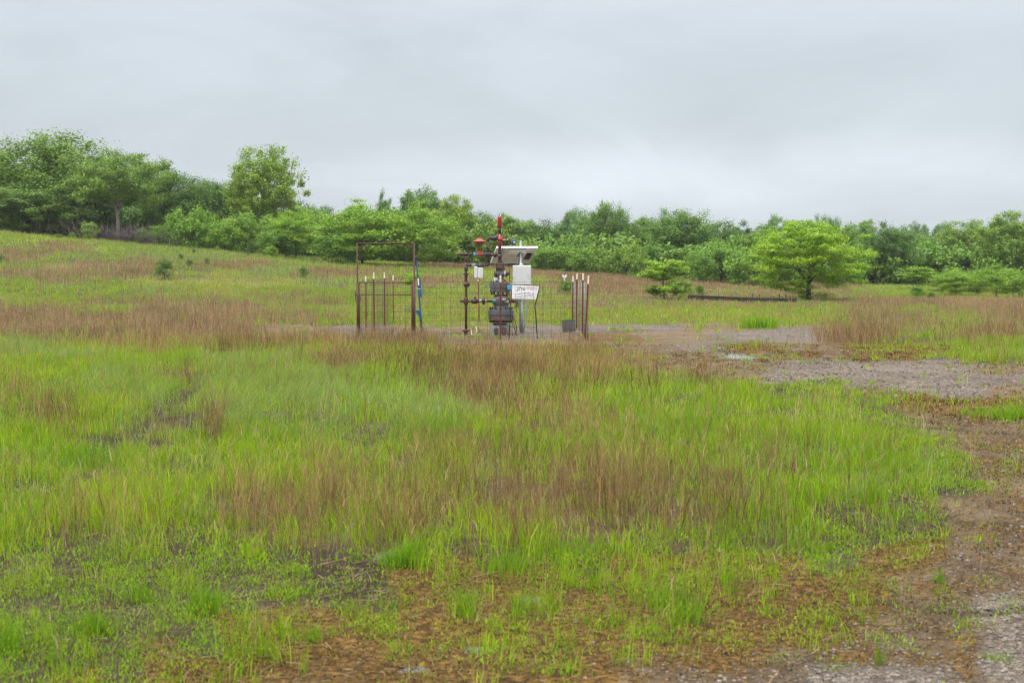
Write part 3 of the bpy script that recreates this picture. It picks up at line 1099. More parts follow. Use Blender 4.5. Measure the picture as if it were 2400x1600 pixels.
def wire_panel(p0, p1, htop, dv, rows, name, mat, parent, r=.0032, wob=.012, seed=0):
    """welded wire mesh between two ground points"""
    rg = random.Random(seed)
    p0, p1 = Vector(p0), Vector(p1)
    ln_ = (p1 - p0).length
    d = (p1 - p0) / ln_
    nrm_ = Vector((-d.y, d.x, 0))
    mb = MB()
    n = int(round(ln_ / dv))
    bow = [wob * (math.sin(k * .9 + seed) + rg.uniform(-.4, .4)) for k in range(n + 1)]

    def pt(k, h):
        return p0 + d * (ln_ * k / n) + Vector((0, 0, h)) + nrm_ * bow[k]
    for k in range(n + 1):
        mb.tube([pt(k, .02), pt(k, htop * .5), pt(k, htop + rg.uniform(-.004, .004))], r, 4)
    for h in rows:
        mb.tube([pt(k, h + .006 * math.sin(k * 1.3 + h * 9)) for k in range(n + 1)], r, 4)
    return mb.build(name, mat, parent)


def t_post(x, y, h, lean=(0, 0), mat='post_red', tip=.17, parent=None, rust=False):
    z = hz(x, y)
    b = Vector((x, y, z - .05))
    t = Vector((x + lean[0], y + lean[1], z + h))
    d = (t - b).normalized()
    s = d.cross(Vector((0, 1, 0))).normalized()
    f = s.cross(d).normalized()

    def bar(mb, q0, q1, g):
        for (w, dp, o) in ((.036, .007, 0), (.007, .032, .0195)):
            vs = []
            for q in (q0, q1):
                for a, c in ((-1, -1), (1, -1), (1, 1), (-1, 1)):
                    vs.append(q + s * (a * w * g / 2) + f * (c * dp * g / 2 + o))
            mb.add(vs, [(3, 2, 1, 0), (4, 5, 6, 7), (0, 1, 5, 4), (1, 2, 6, 5), (2, 3, 7, 6), (3, 0, 4, 7)])
    L_ = (t - b).length
    cut = b + d * (L_ - tip)
    mb = MB()
    bar(mb, b, cut, 1)
    k = 0.15
    while k < L_ - tip - .05:                           # the knobs along the face
        mb.box(b + d * k - f * .008, (.014, .012, .018))
        k += .055
    po = mb.build('post', mat, parent)
    mb = MB()
    bar(mb, cut, t, 1.06)
    mb.build('post_tip', 'cream', po)
    return po


ROWSW = (.06, .14, .22, .32, .44, .58, .73, .88, 1.03, 1.18, 1.31)
zf = hz(0, DF)
fr = thing('wire_fence', 'front wire mesh panel between the red gate and the leaning posts on the right', 'fence',
           ((XR - 1.4) / 2, DF, hz(-.3, DF)), 'wire sides of the wellhead enclosure')
wire_panel((-1.60, DF, zf), (XR, DF, zf), 1.32, .208, ROWSW, 'wire_mesh', 'wire', fr, .0034, .015, 1)
MB().tube([(-1.60, DF - .01, zf + .37), (-.5, DF - .015, zf + .375), (.6, DF - .015, zf + .368), (XR, DF - .01, zf + .372)], .0035, 4
          ).build('strand', 'wire_grey', fr)
t_post(cf(1459, 1230).x, DF - .03, 1.46, (.01, 0), 'post_red', .155, fr)
t_post(XR - .075, DF - .03, 1.455, (.075, 0), 'post_red', .19, fr)
rs = thing('wire_fence', 'right side wire fence seen almost end on with three upright posts', 'fence', (XR, (DF + DB) / 2, hz(XR, 36)),
           'wire sides of the wellhead enclosure')
zr_ = hz(XR, 36)
wire_panel((XR, DF + .1, zr_), (XR, DB, zr_), 1.30, .205, ROWSW, 'wire_mesh', 'wire_grey', rs, .0034, .012, 2)
for (y, h, dx) in ((34.9, 1.49, .01), (37.5, 1.47, -.02), (40.4, 1.39, .0)):
    t_post(XR + dx - .02, y, h, (.012, 0), 'post_red', .17, rs)
bk = thing('wire_fence', 'rear wire fence behind the wellhead with an orange rusted post', 'fence', (-.8, DB, hz(-.8, DB)),
           'wire sides of the wellhead enclosure')
zb = hz(-.8, DB)
wire_panel((XL + .08, DB, zb), (XR, DB, zb), 1.28, .206, ROWSW, 'wire_mesh', 'wire', bk, .0034, .02, 3)
t_post(cc(1266, 1100, 0, 40.9).x, 41.2, 1.27, (-.03, 0), 'post_rust', .05, bk)
ls = thing('wire_fence', 'left side wire fence running back from the gate with four cream tipped posts', 'fence',
           (XL, (DF + DB) / 2, hz(XL, 36)), 'wire sides of the wellhead enclosure')
zl_ = hz(XL, 36)
wire_panel((XL, DF + .1, zl_), (XL, DB, zl_), 1.30, .205, ROWSW, 'wire_mesh', 'wire', ls, .0034, .012, 4)
for (y, h, dx) in ((34.2, 1.42, .01), (36.1, 1.50, .02), (39.3, 1.48, .0), (41.5, 1.39, .06)):
    t_post(XL + dx, y, h, (-.005, 0), 'post_rust' if h in (1.42, 1.39) else 'post_red', .16, ls)

# gate
gl, gr = cf(150, 1200), cf(672, 1200)
zg = hz(gl.x, DF)
ga = thing('gate', 'rusty red pipe gate under a tall square arch at the left of the enclosure', 'gate', ((gl.x + gr.x) / 2, DF, zg))
ztop, zr1, zr2 = cf(0, 354).z, cf(0, 712).z, cf(0, 828).z
for x in (gl.x, gr.x):
    MB().cyl((x, DF, zg - .1), (x, DF, ztop + .012), .0175, n=12).build('upright', 'rust_red', ga)
MB().cyl((gl.x + .005, DF + .01, ztop), (gr.x - .005, DF + .01, ztop), .0165, n=12).build('top_bar', 'rust_red', ga)
for x, s in ((gl.x, 1), (gr.x, -1)):
    MB().cyl((x, DF - .005, cf(0, 440).z), (x + s * .19, DF - .005, ztop), .0085, n=10).build('corner_brace', 'rust_red', ga)
MB().cyl((gl.x + .012, DF - .035, zg - .1), (gl.x + .012, DF - .035, zr1 + .01), .031, n=14).build('gate_post', 'rust_red', ga)
MB().cyl((gr.x - .005, DF - .04, zg - .1), (gr.x - .005, DF - .04, zr1 + .02), .034, n=14).build('gate_post', 'rust_red', ga)
le = MB()
x0, x1 = gl.x + .045, gr.x - .052
le.cyl((x0 - .03, DF - .02, zr1), (x1 + .03, DF - .02, zr1), .0115, n=10)
le.cyl((x0 - .09, DF - .02, zr2), (x1, DF - .02, zr2), .0115, n=10)
le.cyl((x1 - .002, DF - .02, zg + .06), (x1 - .002, DF - .02, zr1), .013, n=10)
le.cyl((x0, DF - .02, zg + .06), (x0, DF - .02, zr1), .011, n=10)
le.cyl((x0, DF - .02, zg + .06), (x1, DF - .02, zg + .06), .011, n=10)
leaf = le.build('gate_leaf', 'rust_red', ga)
wire_panel((x0, DF - .02, zg), (x1, DF - .02, zg), zr1 - zg, .152, (.14, .24, .36, .5, .64, .78), 'wire_mesh', 'wire', leaf, .003, .004, 6)
lt = MB()
lt.box((gl.x - .022, DF - .09, zr2 + .01), (.05, .03, .03), bev=.006)
lt.tube([(gl.x - .03, DF - .08, zr2 + .12), (gl.x - .042, DF - .085, zr2 + .02), (gl.x - .036, DF - .08, zr2 - .11)], .009, 8)
lt.tube([(gl.x + .07, DF - .06, zr2 + .01), (gl.x + .075, DF - .065, zr2 - .06), (gl.x + .07, DF - .06, zr2 - .13)], .008, 8)
lt.build('latch_chain', 'rust', ga)

# ------------------------------------------------------------------ long blue jack leaning by the gate
DJ = 33.0


def cj(X, Y, dy=0):
    return W(800 + X * .2551, 480 + Y * .2551, DJ + dy)


jb = cj(738, 1172)
jb.z = hz(jb.x, DJ)
jk = thing('farm_jack', 'long blue steel jack leaning upright beside the right gate post', 'jack', jb)


def jbar(a, b, w, mat, name, parent, dp=.03, w1=None):
    a, b = Vector(a), Vector(b)
    d = (b - a).normalized()
    s = d.cross(Vector((0, 1, 0))).normalized()
    f = Vector((0, 1, 0))
    vs = []
    for q, ww in ((a, w), (b, w1 or w)):
        for p_, c in ((-1, -1), (1, -1), (1, 1), (-1, 1)):
            vs.append(q + s * (p_ * ww / 2) + f * (c * dp / 2))
    return MB().add(vs, [(3, 2, 1, 0), (4, 5, 6, 7), (0, 1, 5, 4), (1, 2, 6, 5), (2, 3, 7, 6), (3, 0, 4, 7)]).build(name, mat, parent)


jbar(cj(740, 1150), cj(690, 510), .042, 'blue', 'jack_bar', jk, .03, .030)
jbar(jb + Vector((0, 0, -.01)), cj(728, 1040), .050, 'crate', 'jack_foot', jk, .05, .046)
hdl = jbar(cj(730, 848, -.04), cj(717, 684, -.04), .050, 'blue', 'jack_handle', jk, .035)
jbar(cj(710, 740, -.062), cj(706, 676, -.062), .030, 'sign', 'white_sticker', hdl, .004)
jbar(cj(716, 776, -.065), cj(716, 770, -.065), .05, 'sign', 'white_tape', hdl, .006)
arm = MB()
a0, a1, a2, a3, a4 = cj(728, 968, -.04), cj(684, 970, -.06), cj(684, 988, -.06), cj(712, 1016, -.04), cj(722, 1060, -.03)
vs = []
for y in (-.03, .03):
    vs += [p_ + Vector((0, y, 0)) for p_ in (a0, a1, a2, a3, a4, cj(740, 1060, -.03))]
arm.add(vs, [(0, 1, 2, 3, 4, 5), (11, 10, 9, 8, 7, 6)] + [(i, i + 6, (i + 1) % 6 + 6, (i + 1) % 6) for i in range(6)])
lj = arm.build('lifting_nose', 'blue', jk)
MB().tube([cj(690, 976, -.06), cj(650, 974, -.1), cj(622, 968, -.14)], .006, 8).build('tongue', 'black', lj)
for x in (622, 588):
    MB().cyl(cj(x, 974, -.14), cj(x, 946, -.14), .012, n=8).build('peg', 'blue', lj)
MB().tube([cj(622, 970, -.14), cj(588, 968, -.14)], .005, 8).build('peg_link', 'black', lj)

# ------------------------------------------------------------------ company sign on a bent black frame
DS = 32.62


def cs(X, Y, d=DS):
    return W(800 + X * .2551, 480 + Y * .2551, d)


def sg(x, y, dy=0):                  # rows of the enlarged sign
    return W(1190 + x * 80 / 2281, 655 + y * 55 / 1568, DS + dy)


sb_ = cs(1670, 1230)
sn = thing('sign', 'white company sign in a bent black frame standing before the grey mast', 'sign', (sb_.x, DS, hz(sb_.x, DS)))
zs = hz(sb_.x, DS)


def foot(p):
    return Vector((p.x, p.y, zs - .04))


MB().tube([foot(cs(1540, 1250)), cs(1546, 1120), cs(1560, 860), cs(1571, 731)], .0125, 8).build('frame_leg', 'black', sn)
MB().tube([foot(cs(1800, 1250)), cs(1790, 1050), cs(1778, 932), cs(1800, 850), cs(1824, 745)], .0125, 8).build('frame_leg', 'black', sn)
MB().tube([cs(1568, 733), cs(1700, 739), cs(1826, 746)], .0125, 8).build('frame_bar', 'black', sn)
MB().tube([cs(1545, 1122), cs(1792, 1126)], .0085, 8).build('frame_bar', 'rust', sn)
TL, TR, BR_, BL = sg(300, 365, -.014), sg(2100, 445, -.014), sg(1885, 1312, -.014), sg(272, 1272, -.014)
vs = [p_ for p_ in (TL, TR, BR_, BL)] + [p_ + Vector((0, .006, 0)) for p_ in (TL, TR, BR_, BL)]
face = MB().add(vs, [(3, 2, 1, 0), (4, 5, 6, 7), (0, 1, 5, 4), (1, 2, 6, 5), (2, 3, 7, 6), (3, 0, 4, 7)]).build('sign_face', 'sign', sn)


def text_on(txt, x0, y0, x1, y1, mat, name, bold=0.0):
    """lettering laid on the sign between two corners given in rows of the enlarged sign"""
    cu = bpy.data.curves.new(name, 'FONT')
    cu.body = txt
    cu.offset = bold
    cu.resolution_u = 3
    ob = bpy.data.objects.new(name, cu)
    COL.objects.link(ob)
    bpy.context.view_layer.update()
    dg = bpy.context.evaluated_depsgraph_get()
    me = bpy.data.meshes.new_from_object(ob.evaluated_get(dg))
    co = [tuple(v.co) for v in me.vertices]
    fs = [tuple(p_.vertices) for p_ in me.polygons]
    bpy.data.objects.remove(ob)
    mnx, mxx_ = min(c[0] for c in co), max(c[0] for c in co)
    mny, mxy = min(c[1] for c in co), max(c[1] for c in co)
    sl = 80 / 1800                                    # the rows slope down to the right with the frame
    vv = []
    for c in co:
        X = x0 + (c[0] - mnx) / (mxx_ - mnx) * (x1 - x0)
        Y = y1 - (c[1] - mny) / (mxy - mny) * (y1 - y0)
        vv.append(sg(X, Y + (X - x0) * sl, -.0165))
    return MB().add(vv, fs).build(name, mat, face)


def stroke(pts, w, mat, name='logo_stroke'):
    a, b = (Vector((pts[0], 0, pts[1])), Vector((pts[2], 0, pts[3])))
    d = (b - a).normalized()
    s = Vector((-d.z, 0, d.x)) * w / 2
    return [sg(q.x, q.z, -.0165) for q in (a + s, b + s, b - s, a - s)]


lg = MB()
for pts, w in (((600, 770, 700, 660), 62), ((650, 520, 715, 585), 56), ((735, 640, 815, 690), 50)):
    lg.add(stroke(pts, w, 'ink'), [(0, 1, 2, 3)])
lg.build('logo', 'ink', face)
lg = MB()
for pts, w in (((745, 590, 800, 520), 50), ((800, 530, 870, 460), 62)):
    lg.add(stroke(pts, w, 'orange'), [(0, 1, 2, 3)])
lg.build('logo_star', 'orange', face)
text_on('TO', 862, 552, 1180, 708, 'ink', 'logo_letters', .03)
text_on('EMERGENCY #', 1250, 500, 1960, 572, 'inkred', 'emergency_line', .01)


def faint(x0, y0, x1, h, mat, seed, words):
    """a line of weathered lettering too faint to read: short broken strokes"""
    rg = random.Random(seed)
    mb = MB()
    x = x0
    cuts = sorted(rg.uniform(x0 + 120, x1 - 120) for _ in range(words))
    while x < x1:
        if not any(abs(x - c) < 30 for c in cuts):
            yy = y0 + (x - x0) * 80 / 1800
            a = rg.uniform(.55, 1) * h
            k = rg.random()
            if k < .5:
                mb.add(stroke((x, yy + (h - a), x, yy + h), 17, mat), [(0, 1, 2, 3)])
            if k > .3:
                mb.add(stroke((x - 10, yy + h * rg.choice((.1, .5, .9)), x + 26, yy + h * rg.choice((.1, .5, .9))), 15, mat), [(0, 1, 2, 3)])
        x += 34
    mb.build('text_line', mat, face)


faint(1250, 605, 1975, 78, 'inkred', 1, 3)
faint(870, 842, 1700, 52, 'inkgrey', 2, 3)
faint(600, 930, 1730, 58, 'inkgrey', 3, 5)
faint(465, 1030, 1850, 60, 'inkgrey', 4, 6)
faint(520, 1140, 1800, 60, 'inkgrey', 5, 4)

# ------------------------------------------------------------------ dark crate in the right corner
DC = 35.6
ka = .2551 / (F / DC)
c0 = cs(2092, 1165, DC)
zc = hz(c0.x, DC)
cr_ = thing('crate', 'dark grey crate tilted on the gravel by the right hand posts', 'crate', (c0.x, DC, zc))


def frustum(mb, zb_, zt, wb, wt, db, dt, th):
    """open tub, wider at the top"""
    rings = []
    for (z, w, d) in ((zb_, wb, db), (zt, wt, dt), (zt, wt - 2 * th, dt - 2 * th), (zb_ + th, wb - 2 * th, db - 2 * th)):
        rings.append([Vector((a * w / 2, b * d / 2, z)) for a, b in ((-1, -1), (1, -1), (1, 1), (-1, 1))])
    vs = [p_ for r_ in rings for p_ in r_]
    fs = [(3, 2, 1, 0), (12, 13, 14, 15)]
    for k in range(3):
        for i in range(4):
            j = (i + 1) % 4
            fs.append((k * 4 + i, k * 4 + j, k * 4 + 4 + j, k * 4 + 4 + i))
    rot = Matrix.Rotation(R(-5), 3, 'Y') @ Matrix.Rotation(R(9), 3, 'Z')
    mb.add([rot @ p_ + Vector((c0.x, DC, zc + .012)) for p_ in vs], fs)
    return mb


frustum(MB(), 0, 108 * ka, 109 * ka, 109 * ka, .20, .20, .012).build('tub', 'crate', cr_)

# ------------------------------------------------------------------ low black steel rim in the field, stakes, marker
e0, e1 = gp(1613, 714), gp(1866, 712)
DY = 61.0
e0, e1 = W(1613, 706, DY), W(1866, 708, DY)
rg = random.Random(4)
wl = thing('containment_wall', 'long low black steel wall edge in the grass left of the big tree', 'low wall',
           ((e0.x + e1.x) / 2, DY, hz((e0.x + e1.x) / 2, DY)))
mb = MB()
n = 36
vs = []
for i in range(n + 1):
    x = e0.x + (e1.x - e0.x) * i / n
    zt = .265 - .095 * (i / n) ** .6 + rg.uniform(-.008, .008)
    zg_ = float(hill(np.array([x]), np.array([DY]))[0])
    yy = DY + .02 * (i % 2)
    vs += [(x, yy, zg_ - .05), (x, yy, zg_ + zt), (x, yy + .05, zg_ + zt), (x, yy + .05, zg_ - .05)]
fs = [(0, 1, 2, 3), (n * 4 + 3, n * 4 + 2, n * 4 + 1, n * 4)]
for i in range(n):
    for k in range(4):
        j = (k + 1) % 4
        fs.append((i * 4 + k, i * 4 + 4 + k, i * 4 + 4 + j, i * 4 + j))
mb.add(vs, fs).build('steel_sheet', 'wall', wl)
xm = (e0.x + e1.x) / 2
vs = []
mb = MB()
mb.tube([(e0.x + (e1.x - e0.x) * t, DY - .015, hz(e0.x + (e1.x - e0.x) * t, DY) + .235 - .085 * t) for t in (0, .25, .5, .75, 1)], .014, 6)
mb.build('top_lip', 'wall', wl)
for px, pt, lab in ((1764, 695, 'thin dark steel stake behind the low black wall, leftmost of four'),
                    (1780, 695, 'thin dark steel stake behind the low black wall, second from the left'),
                    (1827, 697, 'short dark steel stake behind the low black wall, third from the left'),
                    (1842, 696, 'thin dark steel stake behind the low black wall, nearest the big tree')):
    q_ = W(px, pt, 62.5)
    z_ = hz(q_.x, 62.5)
    mb = MB()
    mb.cyl((q_.x, 62.5, z_ - .05), (q_.x, 62.5, max(q_.z, z_ + .3)), .022, n=8)
    mb.box((q_.x, 62.5, max(q_.z, z_ + .3)), (.07, .06, .03))
    tag(mb.build('stake', 'wall'), lab, 'stake', 'stakes behind the low black wall')
q_ = W(1323, 646, 64.0)
z_ = hz(q_.x, 64)
mk_ = thing('marker_post', 'small white marker post behind the right hand end of the enclosure', 'marker', (q_.x, 64, z_))
MB().box((q_.x, 64, (q_.z + z_) / 2), (.07, .05, q_.z - z_), bev=.008).build('post', 'white', mk_)
for s in (-1, 1):
    MB().box((q_.x + s * .06, 64 - .03, q_.z - .02), (.06, .02, .13), Matrix.Rotation(R(18 * s), 3, 'Y'), .006).build('flag_plate', 'sign', mk_)

# ------------------------------------------------------------------ trees and bushes
def tree_arrays(seed, H, Rw, base, nclus, nleaf, leaf, flat=.45, spread=.13, trunk=True, lean=0.0, forks=9, top=1.0, trunk_r=None,
                up=.35, ragged=.12, tones=None, bare=.0):
    """trunk tubes and a crown of leaf sized faces held in clumps at the ends of limbs.
    base: height where the crown starts, as a share of H; flat: how flat each clump is; up: how much sprays point upwards"""
    rg = np.random.default_rng(seed)
    cz, rz = H * (base + 1) / 2, H * (1 - base) / 2
    mb = MB()
    tr0 = trunk_r or H * .022
    th = H * (.72 if trunk else .4)
    tp = [Vector((0, 0, -.15))]
    k = 7
    for i in range(1, k + 1):
        f = i / k
        tp.append(Vector((lean * f * H * .3 + rg.normal() * .03 * H * f * .5, rg.normal() * .03 * H * f * .5, th * f)))
    mb.tube(tp, tr0, 7, tr0 * .25)
    ends = []
    for i in range(forks):
        t = rg.uniform(.18 if base < .2 else base * .75, .95)
        i0 = min(int(t * k), k - 1)
        p0 = tp[i0].lerp(tp[i0 + 1], t * k - i0)
        a = 2 * math.pi * (i / forks) + rg.normal() * .35
        el = rg.uniform(-.25, .9) if i % 3 else rg.uniform(.5, 1.2)
        tgt = Vector((math.cos(a) * math.cos(el) * Rw * .78 + lean * H * .25, math.sin(a) * math.cos(el) * Rw * .78, cz + math.sin(el) * rz * .78))
        mid = p0.lerp(tgt, .5) + Vector((0, 0, rg.uniform(-.02, .10) * H))
        pts = []
        for q in range(7):
            f = q / 6
            pts.append(p0.lerp(mid, f).lerp(mid.lerp(tgt, f), f))
        mb.tube(pts, tr0 * .42, 5, tr0 * .08)
        for q in range(4):
            f = rg.uniform(.35, .98)
            j = min(int(f * 6), 5)
            b0 = pts[j].lerp(pts[j + 1], f * 6 - j)
            d = Vector((rg.normal(), rg.normal(), rg.normal() * .5 + .25)).normalized() * Rw * rg.uniform(.12, .30)
            b1 = b0 + d
            mb.tube([b0, b0.lerp(b1, .5) + Vector((0, 0, .03 * H * rg.uniform(-.3, 1))), b1], tr0 * .13, 4, tr0 * .04)
            ends.append((b1, d))
        ends.append((tgt, tgt - mid))
    # clumps: on limb ends first, then spread through the outer crown so the outline stays uneven
    cl = []
    for p, d in ends:
        cl.append((np.array(p), np.array(d.normalized())))
    while len(cl) < nclus:
        u = rg.normal(size=3)
        u /= np.linalg.norm(u)
        r = rg.uniform(.25, 1.0) ** .45 * (1 + ragged * rg.normal())
        w = Rw * (1 + .15 * math.sin(3 * math.atan2(u[1], u[0]) + seed))
        p = np.array([u[0] * w * r + lean * H * .25, u[1] * w * r, cz + u[2] * rz * r * (top if u[2] > 0 else 1)])
        if p[2] < H * base * .8 or p[2] < .05 * H:
            continue
        cl.append((p, u * .6 + np.array([0, 0, up])))
    C = np.array([c[0] for c in cl])
    Dr = np.array([c[1] for c in cl])
    Dr /= np.linalg.norm(Dr, axis=1)[:, None]
    m = len(C)
    size = spread * Rw * rg.uniform(.6, 1.35, m)
    idx = rg.integers(0, m, nleaf)
    off = rg.normal(size=(nleaf, 3))
    off[:, 2] *= flat
    along = rg.uniform(-.4, 1.6, nleaf)[:, None] * Dr[idx] * up
    P = C[idx] + (off * .62 + along * 1.2) * size[idx][:, None]
    P[:, 2] = np.maximum(P[:, 2], .04)
    # leaf faces: pointed, tilted, mostly facing up and out
    nrm_ = rg.normal(size=(nleaf, 3)) * .5 + np.array([0, 0, .45]) + off * np.array([.6, .6, .6 / max(flat, .25)])
    nrm_ /= np.linalg.norm(nrm_, axis=1)[:, None]
    t1 = np.cross(nrm_, rg.normal(size=(nleaf, 3)))
    t1 /= np.linalg.norm(t1, axis=1)[:, None]
    t2 = np.cross(nrm_, t1)
    ls = leaf * rg.uniform(.6, 1.3, nleaf)[:, None]
    V = np.stack([P - t1 * ls * .6, P - t2 * ls * .30, P + t1 * ls * .6, P + t2 * ls * .30], 1).reshape(-1, 3)
    Fc = np.arange(nleaf * 4).reshape(-1, 4)
    a, b = tones or ((0.100, 0.203, 0.030), (0.170, 0.301, 0.039))
    f = np.clip(rg.uniform(0, 1, m)[idx] * .65 + rg.uniform(0, .35, nleaf), 0, 1)[:, None]
    col = np.array(a) * (1 - f) + np.array(b) * f
    col *= rg.uniform(.8, 1.2, nleaf)[:, None]
    return mb, V, Fc, np.repeat(col, 4, axis=0)


PROTO = {}


def proto(key, bark='bark', **kw):
    mb, V, Fc, col = tree_arrays(**kw)
    col = col * np.array([1.16, 1.08, .95])
    PROTO[key] = dict(H=kw['H'], R=kw['Rw'], mb=mb, V=V, F=Fc, col=col, bark=bark, tm=None, cm=None)


GA = dict(tones=((0.081, 0.172, 0.036), (0.159, 0.289, 0.048)))
proto('broad', seed=1, H=8, Rw=3.4, base=.05, nclus=150, nleaf=36000, leaf=.155, flat=.8, forks=11, **GA)
proto('ragged', seed=2, H=9, Rw=3.2, base=.04, nclus=210, nleaf=46000, leaf=.155, flat=.9, spread=.15, up=.8, ragged=.13, forks=12, **GA)
proto('feather', seed=40, H=8.5, Rw=3.0, base=.08, nclus=260, nleaf=44000, leaf=.14, flat=.8, spread=.12, up=.6, ragged=.06, forks=14,
      tones=((0.138, 0.241, 0.036), (0.219, 0.353, 0.051)))
proto('tall', seed=4, H=9, Rw=2.4, base=.04, nclus=130, nleaf=30000, leaf=.15, flat=.9, spread=.17, up=.7, ragged=.13, forks=11, **GA)
proto('dome', seed=5, H=7.5, Rw=3.6, base=.06, nclus=160, nleaf=34000, leaf=.15, flat=.7, forks=12, ragged=.06,
      tones=((0.078, 0.169, 0.033), (0.146, 0.267, 0.045)))
proto('layered', seed=6, H=4.6, Rw=3.0, base=.03, nclus=170, nleaf=22000, leaf=.135, flat=.42, spread=.16, up=.15, ragged=.12, forks=14,
      tones=((0.117, 0.249, 0.024), (0.211, 0.370, 0.033)))
proto('bush', seed=7, H=3.2, Rw=1.9, base=.0, nclus=110, nleaf=9000, leaf=.14, flat=.7, spread=.17, trunk=False, forks=10, up=.4,
      tones=((0.107, 0.227, 0.030), (0.186, 0.335, 0.042)))
proto('shrub', seed=8, H=1.2, Rw=.7, base=.0, nclus=60, nleaf=3200, leaf=.085, flat=.6, spread=.2, trunk=False, forks=8, up=.5,
      tones=((0.097, 0.215, 0.027), (0.178, 0.318, 0.036)))
proto('cedar', seed=9, H=1.5, Rw=.75, base=.0, nclus=90, nleaf=6000, leaf=.06, flat=.5, spread=.17, trunk=False, forks=10, up=.8,
      top=1.25, ragged=.13, tones=((0.049, 0.120, 0.030), (0.121, 0.215, 0.045)))
proto('dark', seed=10, H=8, Rw=3.1, base=.03, nclus=150, nleaf=34000, leaf=.155, flat=.85, spread=.15, up=.5, ragged=.16, forks=12,
      tones=((0.065, 0.146, 0.036), (0.126, 0.237, 0.045)))
proto('forked', bark='bark_pale', seed=11, H=8, Rw=4.0, base=.40, nclus=190, nleaf=38000, leaf=.15, flat=.6, forks=13, trunk_r=.19,
      ragged=.10, **GA)
proto('big_bright', seed=12, H=4.1, Rw=2.75, base=.03, nclus=230, nleaf=62000, leaf=.078, flat=.32, spread=.125, up=.14, ragged=.07,
      forks=17, trunk_r=.125, tones=((.115, .245, .012), (.235, .405, .020)))
proto('sapling', seed=13, H=2.4, Rw=1.05, base=.12, nclus=44, nleaf=6500, leaf=.085, flat=.25, spread=.24, up=.1, ragged=.13, forks=8,
      trunk_r=.035, tones=((0.130, 0.267, 0.018), (0.251, 0.413, 0.027)))


def plant(key, name, label, cat, px, base_py, top_py, d, width=None, tint=(1, 1, 1), rot=0.0, group=None, dark=1.0):
    """a plant of kind `key` whose measured top, foot distance and width set its size"""
    P = PROTO[key]
    x = (px - 1200) / F * d
    z = hz(x, d)
    top = W(px, top_py, d).z
    h = max(top - z, .3)
    sz = h / P['H']
    sx = sz if width is None else width / F * d / 2 / (P['R'] * (1.0 if P['H'] > 6 else 1.1))
    if P['tm'] is None:
        tob = P['mb'].build('trunk', P['bark'])
        P['tm'] = tob.data
        bpy.data.objects.remove(tob)
        cob = np_mesh('crown', P['V'], P['F'], P['col'], LEAF)
        P['cm'] = cob.data
        bpy.data.objects.remove(cob)
    r = thing(name, label, cat, (x, d, z), group)
    r.rotation_euler = (0, 0, rot)
    r.scale = (sx, sx, sz)
    for nm, me in (('trunk', P['tm']), ('crown', P['cm'])):
        o = bpy.data.objects.new(nm, me)
        COL.objects.link(o)
        o.parent = r
        o.color = (*tint, 1)
    return r


